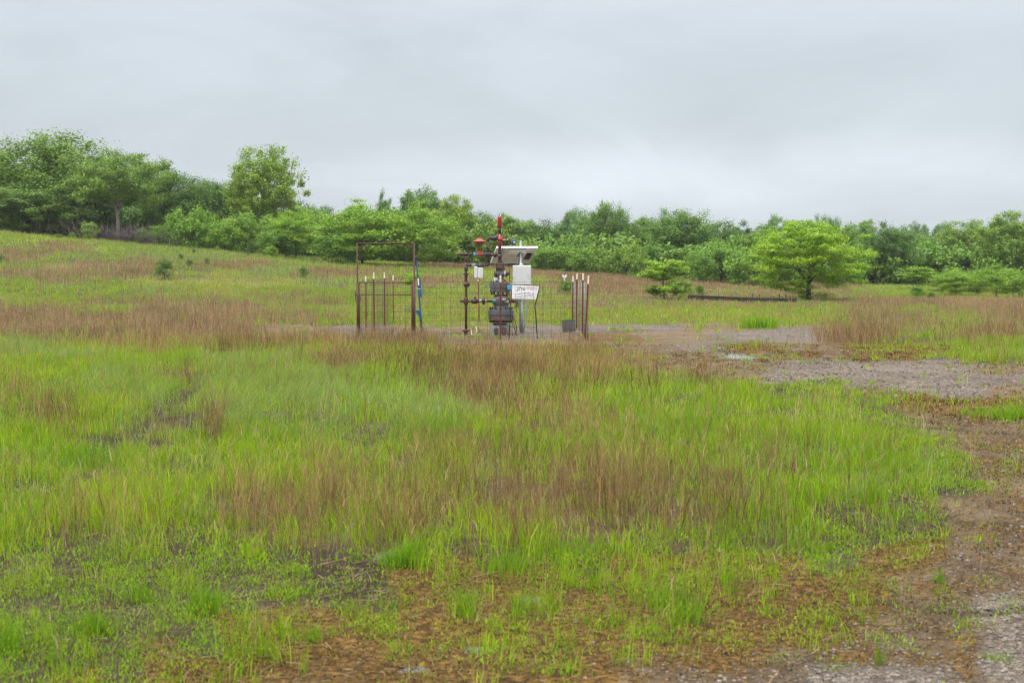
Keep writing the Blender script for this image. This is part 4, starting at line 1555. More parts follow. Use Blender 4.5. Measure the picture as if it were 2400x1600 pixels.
TG = 'trees along the left edge of the wood'
TC = 'trees and bushes behind the gate'
TRT = 'trees along the right hand wood'
LIGHT, YEL, DK, BLU = (1.2, 1.15, 1.0), (1.35, 1.22, .9), (.82, .86, .95), (.85, .95, 1.15)
TREES = [
    # key, name, label, cat, px, base, top, d, width, tint, rot, group
    ('feather', 'tree', 'thin topped tree cut off by the left edge of the photo', 'tree', -8, 545, 362, 103, 110, (.9, .95, 1), .3, TG),
    ('ragged', 'tree', 'tallest ragged topped tree of the left wood', 'tree', 128, 555, 322, 100, 270, (1.14, 1.07, .95), 1.1, TG),
    ('dark', 'tree', 'dense green tree below the tallest ragged tree at far left', 'tree', 62, 552, 430, 95, 230, (1.16, 1.09, .95), 2.0, TG),
    ('forked', 'tree', 'broad crowned tree with a pale forked trunk showing', 'tree', 278, 577, 358, 93, 240, (1.12, 1.06, .95), .8, TG),
    ('dark', 'tree', 'dark tree filling the gap left of the pale forked trunk', 'tree', 180, 565, 425, 101, 200, DK, 3.6, TG),
    ('tall', 'tree', 'pointed dark tree just right of the pale trunked tree', 'tree', 400, 580, 395, 102, 130, DK, .5, TG),
    ('ragged', 'tree', 'dark tree with thin bare top twigs between the pointed one and the tall pale one', 'tree', 470, 588, 422, 105, 165, DK, 4.1, TG),
    ('dark', 'tree', 'low dark tree just left of the tall round pale green tree', 'tree', 545, 590, 428, 106, 150, BLU, 5.0, TG),
    ('feather', 'tree', 'tall pale green tree with a round crown standing above the wood', 'tree', 622, 596, 353, 98, 182, (1.06, 1.05, 1.0), 2.2, TG),
    ('bush', 'bush', 'bright bush with a rounded top in front of the dark pointed trees', 'bush', 452, 592, 482, 90, 130, (1, 1.05, 1), .2, TG),
    ('bush', 'bush', 'upright bright bush below and left of the tall pale tree', 'bush', 528, 596, 508, 89, 100, LIGHT, 1.4, TG),
    ('bush', 'bush', 'green bush under the trunk of the tall pale tree', 'bush', 590, 600, 492, 90, 130, (1, 1, 1), 2.9, TG),
    ('layered', 'bush', 'yellow green layered bush between the tall pale tree and the gate', 'bush', 695, 610, 492, 88, 150, (1.12, 1.08, 1), 1.0, TG),
    ('bush', 'bush', 'darker low bush under the yellow green layered bush', 'bush', 655, 608, 535, 87, 110, DK, 4.4, TG),
    ('bush', 'bush', 'small green bush at the wood edge right of the pale trunk', 'bush', 385, 585, 525, 91, 80, (1, 1, 1), 5.2, TG),
    ('shrub', 'bush', 'narrow dark green shrub beside the purple twigs', 'bush', 333, 582, 535, 90, 32, DK, 5.9, TG),
    ('shrub', 'bush', 'small yellow green bush in front of the dark trunks', 'bush', 212, 570, 520, 90, 50, YEL, .9, TG),
    ('shrub', 'bush', 'tiny dark bush on the slope at the foot of the left wood', 'bush', 140, 572, 552, 86, 22, DK, 2.0, TG),
    ('shrub', 'bush', 'thin pale shrub right of the tiny dark bush on the slope', 'bush', 172, 570, 545, 87, 16, LIGHT, 2.0, TG),
    ('shrub', 'bush', 'bright round bush at the edge of the field below the yellow layered bush', 'bush', 637, 612, 576, 84, 36, YEL, 3.0, TG),
    ('cedar', 'bush', 'thin dark cedar left of the bright round bush', 'bush', 588, 610, 565, 83, 22, DK, 3.0, TG),
    ('dark', 'tree', 'blue green tree behind the gap right of the tall pale tree', 'tree', 737, 610, 478, 116, 130, BLU, 1.9, TG),
    ('layered', 'tree', 'large bright layered tree directly behind the gate arch, left half', 'tree', 850, 618, 478, 85, 255, (1, 1, 1), 2.5, TC),
    ('layered', 'tree', 'large bright layered tree behind the gate and the red valve, right half', 'tree', 975, 622, 484, 86, 240, (1.02, 1, 1), 5.4, TC),
    ('bush', 'bush', 'dark low bush under the bright layered trees behind the gate', 'bush', 800, 616, 545, 84, 120, (.9, .95, .95), .4, TC),
    ('dome', 'tree', 'dark dome shaped tree rising behind the bright layered trees', 'tree', 986, 622, 440, 118, 140, (.95, .98, 1), .3, TC),
    ('tall', 'tree', 'slim spiky treetop left of the dark dome', 'tree', 897, 620, 463, 116, 50, BLU, 2.6, TC),
    ('feather', 'tree', 'pale yellow green tree right of the dark dome', 'tree', 1062, 624, 464, 110, 110, (1.08, 1.05, .95), 4.0, TC),
    ('dark', 'tree', 'dark tree behind the valve tree, just left of its red cap', 'tree', 1125, 626, 496, 113, 135, (.95, 1, 1.05), 1.0, TRT),
    ('broad', 'tree', 'mid green tree directly behind the red cap of the wellhead', 'tree', 1210, 630, 506, 112, 150, (1.05, 1.05, 1), 2.7, TRT),
    ('dark', 'tree', 'dark tree above the right end of the solar panel', 'tree', 1292, 636, 513, 112, 140, DK, 3.3, TRT),
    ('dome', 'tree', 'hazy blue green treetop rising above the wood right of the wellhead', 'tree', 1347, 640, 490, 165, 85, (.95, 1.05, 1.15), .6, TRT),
    ('ragged', 'tree', 'tree with the highest dark pointed top right of the wellhead', 'tree', 1420, 645, 482, 114, 115, (.92, .95, .98), 1.7, TRT),
    ('broad', 'tree', 'rounded tree between the dark pointed top and the dark broad one', 'tree', 1492, 650, 506, 115, 125, (1, 1.02, 1), 5.8, TRT),
    ('ragged', 'tree', 'broad dark tree with an uneven crest behind the bright sapling', 'tree', 1590, 655, 498, 110, 165, (.95, .97, .97), 2.2, TRT),
    ('dark', 'tree', 'dark tree right of the uneven crest, behind the pale layered tree', 'tree', 1690, 662, 515, 114, 140, DK, .1, TRT),
    ('bush', 'tree', 'pale low tree at the wood edge left of the big bright tree', 'tree', 1690, 670, 560, 98, 165, (.95, 1, 1.05), 3.9, TRT),
    ('broad', 'tree', 'pale green tree just left of the top of the big bright tree', 'tree', 1762, 666, 535, 104, 150, (1.15, 1.1, 1), 4.6, TRT),
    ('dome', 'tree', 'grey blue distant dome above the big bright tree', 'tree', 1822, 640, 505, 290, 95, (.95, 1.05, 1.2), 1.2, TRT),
    ('ragged', 'tree', 'dark ragged treetop just right of the big bright crown', 'tree', 1935, 668, 512, 125, 80, BLU, 3.2, TRT),
    ('broad', 'tree', 'pale wide tree behind the right side of the big bright tree', 'tree', 2005, 672, 514, 122, 120, (1.08, 1.08, 1.02), 5.1, TRT),
    ('dark', 'tree', 'dark column shaped tree right of the big bright tree', 'tree', 2082, 676, 518, 106, 115, (.9, .95, 1.05), 2.3, TRT),
    ('broad', 'tree', 'green tree behind the sapling right of the dark column', 'tree', 2160, 680, 545, 112, 140, (1, 1.05, 1.05), .7, TRT),
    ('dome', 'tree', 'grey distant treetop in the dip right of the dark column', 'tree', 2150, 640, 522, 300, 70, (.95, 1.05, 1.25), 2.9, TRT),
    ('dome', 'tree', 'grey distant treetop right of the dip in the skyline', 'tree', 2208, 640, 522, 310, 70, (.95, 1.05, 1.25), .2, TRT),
    ('feather', 'tree', 'pale feathery tree second from the right edge', 'tree', 2262, 682, 522, 112, 150, (.92, .96, 1), 1.5, TRT),
    ('feather', 'tree', 'tall pale tree at the right edge of the photo', 'tree', 2362, 684, 502, 106, 170, (.92, .96, 1), 3.7, TRT),
    ('bush', 'bush', 'pale dusty bush at the foot of the wood behind the right fence corner', 'bush', 1470, 650, 568, 98, 110, (1.12, 1.02, 1.1), .3, TRT),
    ('bush', 'bush', 'low green bush at the wood edge behind the white cabinet', 'bush', 1335, 640, 572, 98, 130, (.98, 1, 1), 2.3, TRT),
    ('bush', 'bush', 'low bush at the wood edge behind the mast, right of the dark gap', 'bush', 1262, 634, 575, 98, 100, (.95, 1, 1), 4.3, TRT),
    ('bush', 'bush', 'pale bush in front of the dark broad tree, right of the sapling', 'bush', 1638, 662, 580, 96, 80, (1, 1.05, 1.1), 1.3, TRT),
    ('sapling', 'tree', 'dark green layered sapling right of the big bright tree', 'tree', 2152, 690, 616, 72, 100, (.78, .82, 1), 1.0, TRT),
    ('layered', 'bush', 'low spreading bush right of the layered sapling', 'bush', 2240, 690, 632, 76, 140, (1.05, 1.02, 1.0), 2.0, TRT),
    ('layered', 'bush', 'low spreading bush near the right edge under the pale tree', 'bush', 2335, 694, 628, 74, 150, (1.02, 1.0, 1.0), 4.0, TRT),
    ('bush', 'bush', 'pale bush cut by the right edge of the photo', 'bush', 2412, 696, 622, 72, 110, LIGHT, 5.0, TRT),
    ('shrub', 'bush', 'dense round shrub in the grass right of the big bright tree', 'bush', 2150, 700, 668, 64, 38, (1, 1.02, .9), 0, TRT),
    ('shrub', 'bush', 'small dark shrub right of the dense round one', 'bush', 2182, 700, 684, 65, 22, DK, 2, TRT),
    ('big_bright', 'tree', 'big bright yellow green tree with spreading limbs and dark trunk in the field', 'tree', 1895, 706, 511, 64.5, 328, (1.08, 1.05, 1), .9, None),
    ('bush', 'tree', 'smaller pale tree behind the left side of the big bright tree', 'tree', 1765, 690, 575, 94, 150, (1.05, 1.05, 1), 5.4, TRT),
    ('sapling', 'tree', 'bright layered sapling standing alone right of the enclosure', 'tree', 1556, 706, 597, 62, 132, (1, 1, 1), 2.4, None),
    ('cedar', 'bush', 'largest rounded cedar bush on the left hand field', 'bush', 386, 656, 608, 62, 56, (1.25, 1.15, 1), .4, 'small cedars on the left field'),
    ('cedar', 'bush', 'dark little cedar right of the largest cedar bush', 'bush', 446, 628, 609, 70, 20, DK, 1.4, 'small cedars on the left field'),
    ('cedar', 'bush', 'dark little cedar higher up, nearest the top of the largest cedar bush', 'bush', 425, 616, 600, 74, 14, DK, 2.4, 'small cedars on the left field'),
    ('cedar', 'bush', 'dark little cedar close under the wood edge bushes', 'bush', 456, 606, 591, 80, 10, DK, 3.4, 'small cedars on the left field'),
    ('cedar', 'bush', 'dark little cedar rightmost of those near the largest cedar bush', 'bush', 486, 626, 614, 72, 15, DK, 4.4, 'small cedars on the left field'),
    ('cedar', 'bush', 'dark cedar cut by the left edge of the photo', 'bush', 2, 640, 614, 66, 26, DK, 5.4, 'small cedars on the left field'),
    ('shrub', 'bush', 'small dark shrub in the field between the wood and the gate', 'bush', 712, 640, 624, 66, 20, DK, .2, 'small shrubs behind the enclosure'),
    ('shrub', 'bush', 'low bright leafy growth at the right foot of the lone sapling', 'bush', 1590, 706, 655, 61.5, 82, (1.15, 1.1, .9), 1.1, None),
    ('shrub', 'bush', 'low bright leafy growth at the left foot of the lone sapling', 'bush', 1535, 704, 668, 62.5, 55, (1.1, 1.08, .9), 2.1, None),
    ('shrub', 'bush', 'dark low bush under the white marker post', 'bush', 1328, 672, 657, 62, 46, DK, 1.2, 'small shrubs behind the enclosure'),
    ('shrub', 'bush', 'small green shrub in the brown grass right of the bright sapling', 'bush', 1640, 690, 668, 66, 24, DK, 2.2, 'small shrubs behind the enclosure'),
    ('sapling', 'tree', 'small pale sapling seen through the right upright of the gate', 'tree', 966, 650, 632, 58, 54, (1.1, 1.1, .8), 3.2, None),
]
for t in TREES:
    k, nm, lab, cat, px, b_, tp_, d, w, ti, ro_, g = t
    plant(k, nm, lab, cat, px, b_, tp_, d, w, ti, ro_, g)

# the wood behind the trees that can be told apart: one mass
rg = random.Random(21)
VV, FF, CC = [], [], []
nb = 0
SKY = [(-400, 420), (0, 420), (60, 430), (200, 400), (330, 420), (450, 445), (560, 455), (700, 485), (800, 490), (1000, 480), (1120, 508), (1300, 522),
       (1500, 515), (1750, 530), (1900, 530), (2060, 532), (2200, 540), (2300, 535), (2400, 520), (2800, 515)]
for i in range(72):
    px = -380 + 3150 * (i + rg.uniform(-.3, .3)) / 71
    d = rg.uniform(116, 150) if px > 700 else rg.uniform(108, 128)
    P = PROTO[rg.choice(('broad', 'dark', 'ragged', 'dome', 'tall'))]
    x = (px - 1200) / F * d
    z = hz(x, d)
    top = W(px, float(np.interp(px, [s[0] for s in SKY], [s[1] for s in SKY])) + rg.uniform(0, 26), d).z
    sz = max(top - z, 2.5) / P['H']
    sx = rg.uniform(70, 105) / F * d / P['R']
    a = rg.uniform(0, 6.28)
    sel = np.random.default_rng(i).permutation(len(P['V']) // 4)[:15000]
    v = P['V'].reshape(-1, 4, 3)[sel]
    mid = v.mean(axis=1, keepdims=True)
    v = (mid + (v - mid) * 1.35).reshape(-1, 3)
    ca, sa = math.cos(a), math.sin(a)
    VV.append(np.stack([x + sx * (ca * v[:, 0] - sa * v[:, 1]), d + sx * (sa * v[:, 0] + ca * v[:, 1]), z + sz * v[:, 2]], 1))
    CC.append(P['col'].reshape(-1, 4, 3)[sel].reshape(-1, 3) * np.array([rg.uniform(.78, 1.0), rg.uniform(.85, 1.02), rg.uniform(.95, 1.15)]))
    FF.append(np.arange(len(v)).reshape(-1, 4) + nb)
    nb += len(v)
for i in range(104):
    px = -400 + 3200 * (i + rg.uniform(-.3, .3)) / 103
    d = rg.uniform(104, 113) if px > 760 else rg.uniform(103, 108)
    P = PROTO[rg.choice(('bush', 'shrub', 'bush'))]
    x = (px - 1200) / F * d
    z = hz(x, d)
    sz = rg.uniform(2.8, 4.4) / P['H']
    sx = rg.uniform(50, 75) / F * d / P['R']
    a = rg.uniform(0, 6.28)
    sel = np.random.default_rng(i + 500).permutation(len(P['V']) // 4)[:7500]
    v = P['V'].reshape(-1, 4, 3)[sel]
    mid = v.mean(axis=1, keepdims=True)
    v = (mid + (v - mid) * 1.25).reshape(-1, 3)
    ca, sa = math.cos(a), math.sin(a)
    VV.append(np.stack([x + sx * (ca * v[:, 0] - sa * v[:, 1]), d + sx * (sa * v[:, 0] + ca * v[:, 1]), z - .75 + sz * v[:, 2]], 1))
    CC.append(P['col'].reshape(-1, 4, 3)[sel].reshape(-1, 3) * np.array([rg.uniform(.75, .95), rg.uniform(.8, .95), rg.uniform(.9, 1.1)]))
    FF.append(np.arange(len(v)).reshape(-1, 4) + nb)
    nb += len(v)
wd = np_mesh('far_wood', np.concatenate(VV), np.concatenate(FF), np.concatenate(CC), LEAF)
tag(wd, 'dense green wood behind the trees along the field edge', 'wood', None, 'stuff')

# purple grey leafless twigs at the foot of the left wood
mb = MB()
rg = random.Random(8)
for i in range(420):
    px = rg.gauss(300, 75)
    d = rg.uniform(88, 93)
    x = (px - 1200) / F * d
    z = hz(x, d)
    p = Vector((x, d, z - .05))
    q = p + Vector((rg.gauss(0, .5), rg.gauss(0, .3), rg.uniform(.5, 1.5)))
    mb.tube([p, p.lerp(q, .5) + Vector((rg.gauss(0, .12), 0, .1)), q], .014, 3, .005)
mb_t = worn_mat('purple_grey_twigs', (.16, .125, .125), (.10, .075, .07), .5, 6, .8)
tag(mb.build('twig_thicket', mb_t), 'leafless purple grey twigs at the foot of the left wood', 'thicket', None, 'stuff')

# ------------------------------------------------------------------ grass, weeds, stalks, moss and gravel
HT = table('h', .6)


def scatter(y0, y1, rho, key, seed, clump=None, lo=.2):
    """ground points for one plant kind, thinned by how much of it grows there"""
    rg = np.random.default_rng(seed)
    def halfw(y):
        return .372 * y + 1.8
    area = (y1 - y0) * (halfw(y0) + halfw(y1))
    n = int(area * rho)
    y = y0 + (y1 - y0) * rg.random(int(n * 1.4))
    y = y[rg.random(len(y)) < halfw(y) / halfw(y1)][:n]
    x = (rg.random(len(y)) * 2 - 1) * halfw(y)
    Wt = letter_weights(x, y)
    w = Wt @ table(key)
    hh = Wt @ HT
    zone_y = Wt[:, LETTERS.index('y')]
    if clump:
        c = fbm(x * clump, y * clump, seed + 5, 3)
        w = w * sstep(.5 - .5 * w - .06, .5 - .5 * w + .20, c) ** .8 if key in 'BKM' else w * (lo + (1 - lo) * sstep(.36, .54, c))
    keep = rg.random(len(x)) < w
    return x[keep], y[keep], hh[keep], zone_y[keep], rg


def inside_keepout(x, y):
    """nothing grows through the casing, crate or puddles"""
    k = np.zeros(len(x), bool)
    k |= (x - ax.x) ** 2 + (y - DW) ** 2 < .32 ** 2
    k |= (np.abs(x - c0.x) < .2) & (np.abs(y - DC) < .2)
    for cx, cy, a, b in PUDDLES:
        k |= ((x - cx) / (a * .6)) ** 2 + ((y - cy) / (b * .6)) ** 2 < 1
    return k


def blades(x, y, z, h, w, lean_dir, lean, col, tipcol, rg, curve=.5):
    """one bent tapering blade per point: 5 corners, 2 faces of quads (the tip folded to a point)"""
    n = len(x)
    yaw = rg.uniform(0, 2 * math.pi, n)
    sx, sy = np.cos(yaw) * w / 2, np.sin(yaw) * w / 2
    dx, dy = np.cos(lean_dir) * lean * h, np.sin(lean_dir) * lean * h
    P = np.zeros((n, 6, 3), np.float32)
    for k, (f, g, ww) in enumerate(((0, 0, 1.0), (.5, curve * .5, .85), (1.0, 1.0, .12))):
        zz = z + h * (f if k < 2 else np.sqrt(np.maximum(1 - (lean * .7) ** 2, .15)))
        cx, cy = x + dx * g, y + dy * g
        P[:, k * 2] = np.stack([cx - sx * ww, cy - sy * ww, zz], 1)
        P[:, k * 2 + 1] = np.stack([cx + sx * ww, cy + sy * ww, zz], 1)
    b = np.arange(n)[:, None] * 6
    Fc = np.concatenate([b + np.array([0, 1, 3, 2]), b + np.array([2, 3, 5, 4])], 0)
    C = np.zeros((n, 6, 3), np.float32)
    C[:, 0:4] = col[:, None, :]
    C[:, 4:6] = tipcol[:, None, :]
    return P.reshape(-1, 3), Fc, C.reshape(-1, 3)


class Pile:
    def __init__(self):
        self.V, self.F, self.C, self.n = [], [], [], 0

    def add(self, V, Fc, C):
        self.V.append(V)
        self.F.append(Fc + self.n)
        self.C.append(C)
        self.n += len(V)

    def build(self, name, mat, label, cat):
        o = np_mesh(name, np.concatenate(self.V), np.concatenate(self.F), np.concatenate(self.C), mat)
        return tag(o, label, cat, None, 'stuff')


def lerp3(a, b, t):
    return np.array(a)[None, :] * (1 - t[:, None]) + np.array(b)[None, :] * t[:, None]


def tufts(x, y, hh, per, sig, rg):
    """spread `per` blades round each point"""
    idx = np.repeat(np.arange(len(x)), per)
    n = len(idx)
    return idx, x[idx] + rg.normal(size=n) * sig, y[idx] + rg.normal(size=n) * sig


BANDS = [(3.2, 8), (8, 15), (15, 30), (30, 60), (60, 104)]
tall, wisp, dry, weed, moss, thatch = Pile(), Pile(), Pile(), Pile(), Pile(), Pile()

for bi, (y0, y1) in enumerate(BANDS):
    # tall bright grass, in tufts
    rho = (200, 180, 110, 40, 26)[bi]
    per = (16, 13, 11, 6, 5)[bi]
    x, y, hh, zy, rg = scatter(y0, y1, rho, 'T', 100 + bi, 1.9, .16)
    th = (1 if bi < 4 else .8) * hh * (.04 + .34 * fbm(x * 1.1, y * 1.1, 61, 5) ** 1.5) * rg.uniform(.65, 1.35, len(x))
    tt = np.clip(fbm(x * .5 + 3, y * .5, 63) * 1.0 + fbm(x * 2.2 + 3, y * 2.2, 67) * 1.1 - .6 + rg.normal(size=len(x)) * .15, 0, 1)
    ld = rg.uniform(0, 6.28, len(x))
    idx, bx, by = tufts(x, y, hh, per, (.028, .04, .06, .11, .2)[bi], rg)
    k = ~inside_keepout(bx, by)
    idx, bx, by = idx[k], bx[k], by[k]
    n = len(idx)
    h = th[idx] * rg.uniform(.55, 1.15, n)
    w = np.array((.0038, .0048, .0072, .014, .023)[bi]) * rg.uniform(.7, 1.3, n)
    t = np.clip(tt[idx] + rg.normal(size=n) * .22, 0, 1)
    c = lerp3((.160, .325, .010), (.335, .460, .026), t)
    yy = zy[idx][:, None]
    c = c * (1 - yy) + np.array([(.30, .33, .045)]) * yy
    st = rg.random(n) < .11                       # some straw among the green
    c[st] = lerp3((.24, .17, .075), (.33, .25, .12), rg.random(st.sum()))
    c *= (rg.uniform(.62, 1.30, n) * rg.uniform(.8, 1.2, len(x))[idx])[:, None]
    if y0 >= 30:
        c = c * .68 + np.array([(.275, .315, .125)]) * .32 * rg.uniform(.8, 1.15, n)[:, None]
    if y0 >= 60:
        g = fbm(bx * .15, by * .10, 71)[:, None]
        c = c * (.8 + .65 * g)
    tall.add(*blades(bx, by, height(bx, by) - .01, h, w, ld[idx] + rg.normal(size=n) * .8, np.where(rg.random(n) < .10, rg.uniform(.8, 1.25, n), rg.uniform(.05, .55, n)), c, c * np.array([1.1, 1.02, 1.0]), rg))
    # a few flowering stems with pale seed heads
    if y0 < 60:
        q = rg.random(n) < .035
        bx, by, hs, lq = bx[q], by[q], h[q] * rg.uniform(1.1, 1.7, q.sum()), rg.uniform(0, 6.28, q.sum())
        m_ = len(bx)
        cs_ = lerp3((.24, .22, .07), (.38, .33, .16), rg.random(m_))
        zz = height(bx, by) - .01
        ln2 = rg.uniform(.05, .3, m_)
        tall.add(*blades(bx, by, zz, hs, w[q] * .55, lq, ln2, cs_, cs_, rg, .6))
        tall.add(*blades(bx + np.cos(lq) * ln2 * hs * .92, by + np.sin(lq) * ln2 * hs * .92, zz + hs * .93, .05 + .12 * hs, w[q] * 1.5, lq, rg.uniform(.2, .8, m_), cs_ * 1.05, cs_ * 1.1, rg, .5))

    # pale wispy grass that bends over
    rho = (70, 85, 60, 26, 12)[bi]
    per = (12, 11, 10, 6, 5)[bi]
    x, y, hh, zy, rg = scatter(y0, y1, rho, 'V', 200 + bi, .6, .35)
    ldir = -.3 + (fbm(x * .5, y * .5, 81) - .5) * 5 + rg.normal(size=len(x)) * .9
    idx, bx, by = tufts(x, y, hh, per, (.04, .05, .08, .13, .2)[bi], rg)
    k = ~inside_keepout(bx, by)
    idx, bx, by = idx[k], bx[k], by[k]
    n = len(idx)
    h = rg.uniform(.12, .34, n) * (.7 + .4 * fbm(bx * .7, by * .7, 83))
    c = lerp3((.165, .265, .055), (.320, .390, .150), np.clip(rg.random(n) * .8 + .3 * (fbm(bx * .6, by * .6, 85) - .5), 0, 1))
    c *= (rg.uniform(.72, 1.22, n) * rg.uniform(.85, 1.15, len(x))[idx])[:, None]
    wisp.add(*blades(bx, by, height(bx, by) - .01, h, np.array((.0035, .0042, .0062, .012, .022)[bi]) * rg.uniform(.7, 1.3, n), ldir[idx] + rg.normal(size=n) * 1.0,
                     rg.uniform(.1, .9, n), c, c * np.array([1.2, 1.12, 1.15]), rg, .32))

    # dry reddish brown stalks with side twigs
    rho = (60, 62, 46, 30, 26)[bi]
    per = (5, 5, 5, 4, 4)[bi]
    x, y, hh, zy, rg = scatter(y0, y1, rho, 'B', 300 + bi, .8)
    hb = (.12 + .42 * fbm(x * .7, y * .7, 91, 5)) * np.clip(hh * 1.1, .3, 1) * (1 if bi < 4 else .75)
    tb_ = np.clip(fbm(x * .6, y * .6, 93) * 1.8 - .4, 0, 1)
    idx, bx, by = tufts(x, y, hh, per, (.05, .06, .08, .12, .2)[bi], rg)
    k = ~inside_keepout(bx, by)
    idx, bx, by = idx[k], bx[k], by[k]
    n = len(idx)
    h = hb[idx] * rg.uniform(.6, 1.25, n)
    z = height(bx, by) - .01
    t = np.clip(tb_[idx] + rg.normal(size=n) * .3, 0, 1)
    c = lerp3((.130, .076, .040), (.385, .265, .118), t)
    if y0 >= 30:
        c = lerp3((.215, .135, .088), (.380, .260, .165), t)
    c *= (rg.uniform(.6, 1.3, n) * rg.uniform(.75, 1.25, len(x))[idx])[:, None]
    lw = np.array((.0030, .0036, .0052, .010, .017)[bi])
    ld = rg.uniform(0, 6.28, n)
    le_ = rg.uniform(.0, .32, n)
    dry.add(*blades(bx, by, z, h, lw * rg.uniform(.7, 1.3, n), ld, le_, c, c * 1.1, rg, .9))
    for q in range((4, 4, 3, 2, 1)[bi]):          # side twigs on the upper half
        f = rg.uniform(.35, .95, n)
        hx = bx + np.cos(ld) * le_ * h * f * .95
        hy = by + np.sin(ld) * le_ * h * f * .95
        tl = h * rg.uniform(.12, .30, n)
        dry.add(*blades(hx, hy, z + h * f * .97, tl, lw * rg.uniform(.5, 1.0, n), ld + rg.normal(size=n) * 1.6, rg.uniform(.2, .7, n), c * 1.05, c * 1.15, rg, .8))

    # low leafy weeds
    if y0 < 60:
        rho = (130, 95, 40, 12)[bi]
        per = (36, 26, 13, 6)[bi]
        x, y, hh, zy, rg = scatter(y0, y1, rho, 'K', 400 + bi, 1.4)
        hw_ = rg.uniform(.04, .13, len(x))
        tw = rg.random(len(x))
        idx, bx, by = tufts(x, y, hh, per, (.045, .048, .06, .1)[bi], rg)
        k = ~inside_keepout(bx, by)
        idx, bx, by = idx[k], bx[k], by[k]
        n = len(idx)
        c = lerp3((.135, .280, .014), (.290, .420, .026), np.clip(tw[idx] + rg.normal(size=n) * .2, 0, 1)) * rg.uniform(.8, 1.2, n)[:, None]
        zz = height(bx, by) + hw_[idx] * rg.uniform(0, .9, n)
        weed.add(*blades(bx, by, zz - .01, np.array((.018, .025, .042, .10)[bi]) * rg.uniform(.6, 1.3, n), np.array((.0052, .0070, .012, .035)[bi]) * rg.uniform(.7, 1.3, n),
                         rg.uniform(0, 6.28, n), rg.uniform(.3, 1.0, n), c, c * 1.08, rg))

    # orange brown moss and dead leaves hugging the ground
    if y0 < 30:
        rho = (420, 200, 46)[bi]
        per = (6, 6, 6)[bi]
        x, y, hh, zy, rg = scatter(y0, y1, rho, 'M', 500 + bi, 1.7)
        tw = rg.random(len(x))
        idx, bx, by = tufts(x, y, hh, per, (.022, .03, .05)[bi], rg)
        k = ~inside_keepout(bx, by)
        idx, bx, by = idx[k], bx[k], by[k]
        n = len(idx)
        c = lerp3((.052, .036, .016), (.280, .185, .042), np.clip(tw[idx] * .8 + rg.normal(size=n) * .25, 0, 1)) * rg.uniform(.75, 1.25, n)[:, None]
        moss.add(*blades(bx, by, height(bx, by) + rg.uniform(-.004, .016, n), np.array((.013, .018, .032)[bi]) * rg.uniform(.5, 1.3, n),
                         np.array((.006, .009, .018)[bi]) * rg.uniform(.6, 1.4, n), rg.uniform(0, 6.28, n), rg.uniform(.6, 1.3, n), c, c * 1.1, rg))

    # dead straw lying flat
    if y0 < 30:
        rho = (900, 480, 120)[bi]
        x, y, hh, zy, rg = scatter(y0, y1, rho, 'H', 600 + bi, 1.2, .3)
        k = ~inside_keepout(x, y)
        x, y = x[k], y[k]
        n = len(x)
        c = lerp3((.060, .038, .024), (.270, .195, .110), rg.random(n) ** 1.6) * rg.uniform(.8, 1.2, n)[:, None]
        yaw = rg.uniform(0, 6.28, n)
        ln_ = rg.uniform(.03, .09, n) * np.where(rg.random(n) < .06, 3.0, 1.0) * (1 if bi < 2 else 2)
        wd_ = np.array((.0022, .0030, .0055)[bi]) * rg.uniform(.7, 1.4, n)
        z0 = height(x, y) + rg.uniform(.003, .022, n)
        x2, y2 = x + np.cos(yaw) * ln_, y + np.sin(yaw) * ln_
        z2 = height(x2, y2) + rg.uniform(.003, .04, n)
        ox, oy = -np.sin(yaw) * wd_, np.cos(yaw) * wd_
        V = np.stack([np.stack([x - ox, y - oy, z0], 1), np.stack([x + ox, y + oy, z0 + .002], 1), np.stack([x2 + ox * .4, y2 + oy * .4, z2 + .002], 1),
                      np.stack([x2 - ox * .4, y2 - oy * .4, z2], 1)], 1).reshape(-1, 3)
        thatch.add(V, np.arange(n * 4).reshape(-1, 4), np.repeat(c, 4, 0))

# clumps that stand out: where they grow, radius, blades, height
rg = np.random.default_rng(900)
for px, py, rad, n, hgt in ((500, 1035, .12, 110, .50), (1995, 806, .7, 240, .60), (1940, 800, .45, 100, .44), (2070, 806, .6, 120, .48), (1120, 945, .45, 300, .42),
                            (1060, 1085, .25, 170, .34), (800, 872, .4, 220, .40), (1190, 885, .5, 300, .48), (2330, 800, 1.1, 350, .5), (1225, 1275, .22, 150, .46),
                            (960, 1265, .22, 150, .40), (1830, 1120, .25, 90, .40), (1440, 1190, .35, 220, .42), (620, 1240, .2, 120, .36), (1640, 905, .4, 120, .42),
                            (430, 905, .3, 90, .35), (100, 1000, .25, 70, .42), (760, 1210, .25, 140, .40)):
    g = gp(px, py)
    bx, by = g.x + rg.normal(size=n) * rad * .5, g.y + rg.normal(size=n) * rad * .5
    h = hgt * rg.uniform(.55, 1.15, n)
    z = height(bx, by) - .01
    c = lerp3((.140, .085, .048), (.360, .240, .125), np.clip(rg.normal(size=n) * .3 + .5, 0, 1)) * rg.uniform(.7, 1.25, n)[:, None]
    lw = .0033 * max(g.y / 12, .8)
    ld, le_ = rg.uniform(0, 6.28, n), rg.uniform(.05, .5, n)
    dry.add(*blades(bx, by, z, h, lw * rg.uniform(.7, 1.3, n), ld, le_, c, c * 1.1, rg, .9))
    for q in range(3):
        f = rg.uniform(.35, .95, n)
        dry.add(*blades(bx + np.cos(ld) * le_ * h * f * .95, by + np.sin(ld) * le_ * h * f * .95, z + h * f * .95, h * rg.uniform(.12, .3, n), lw * rg.uniform(.5, 1, n),
                        ld + rg.normal(size=n) * 1.6, rg.uniform(.2, .7, n), c * 1.05, c * 1.15, rg, .8))
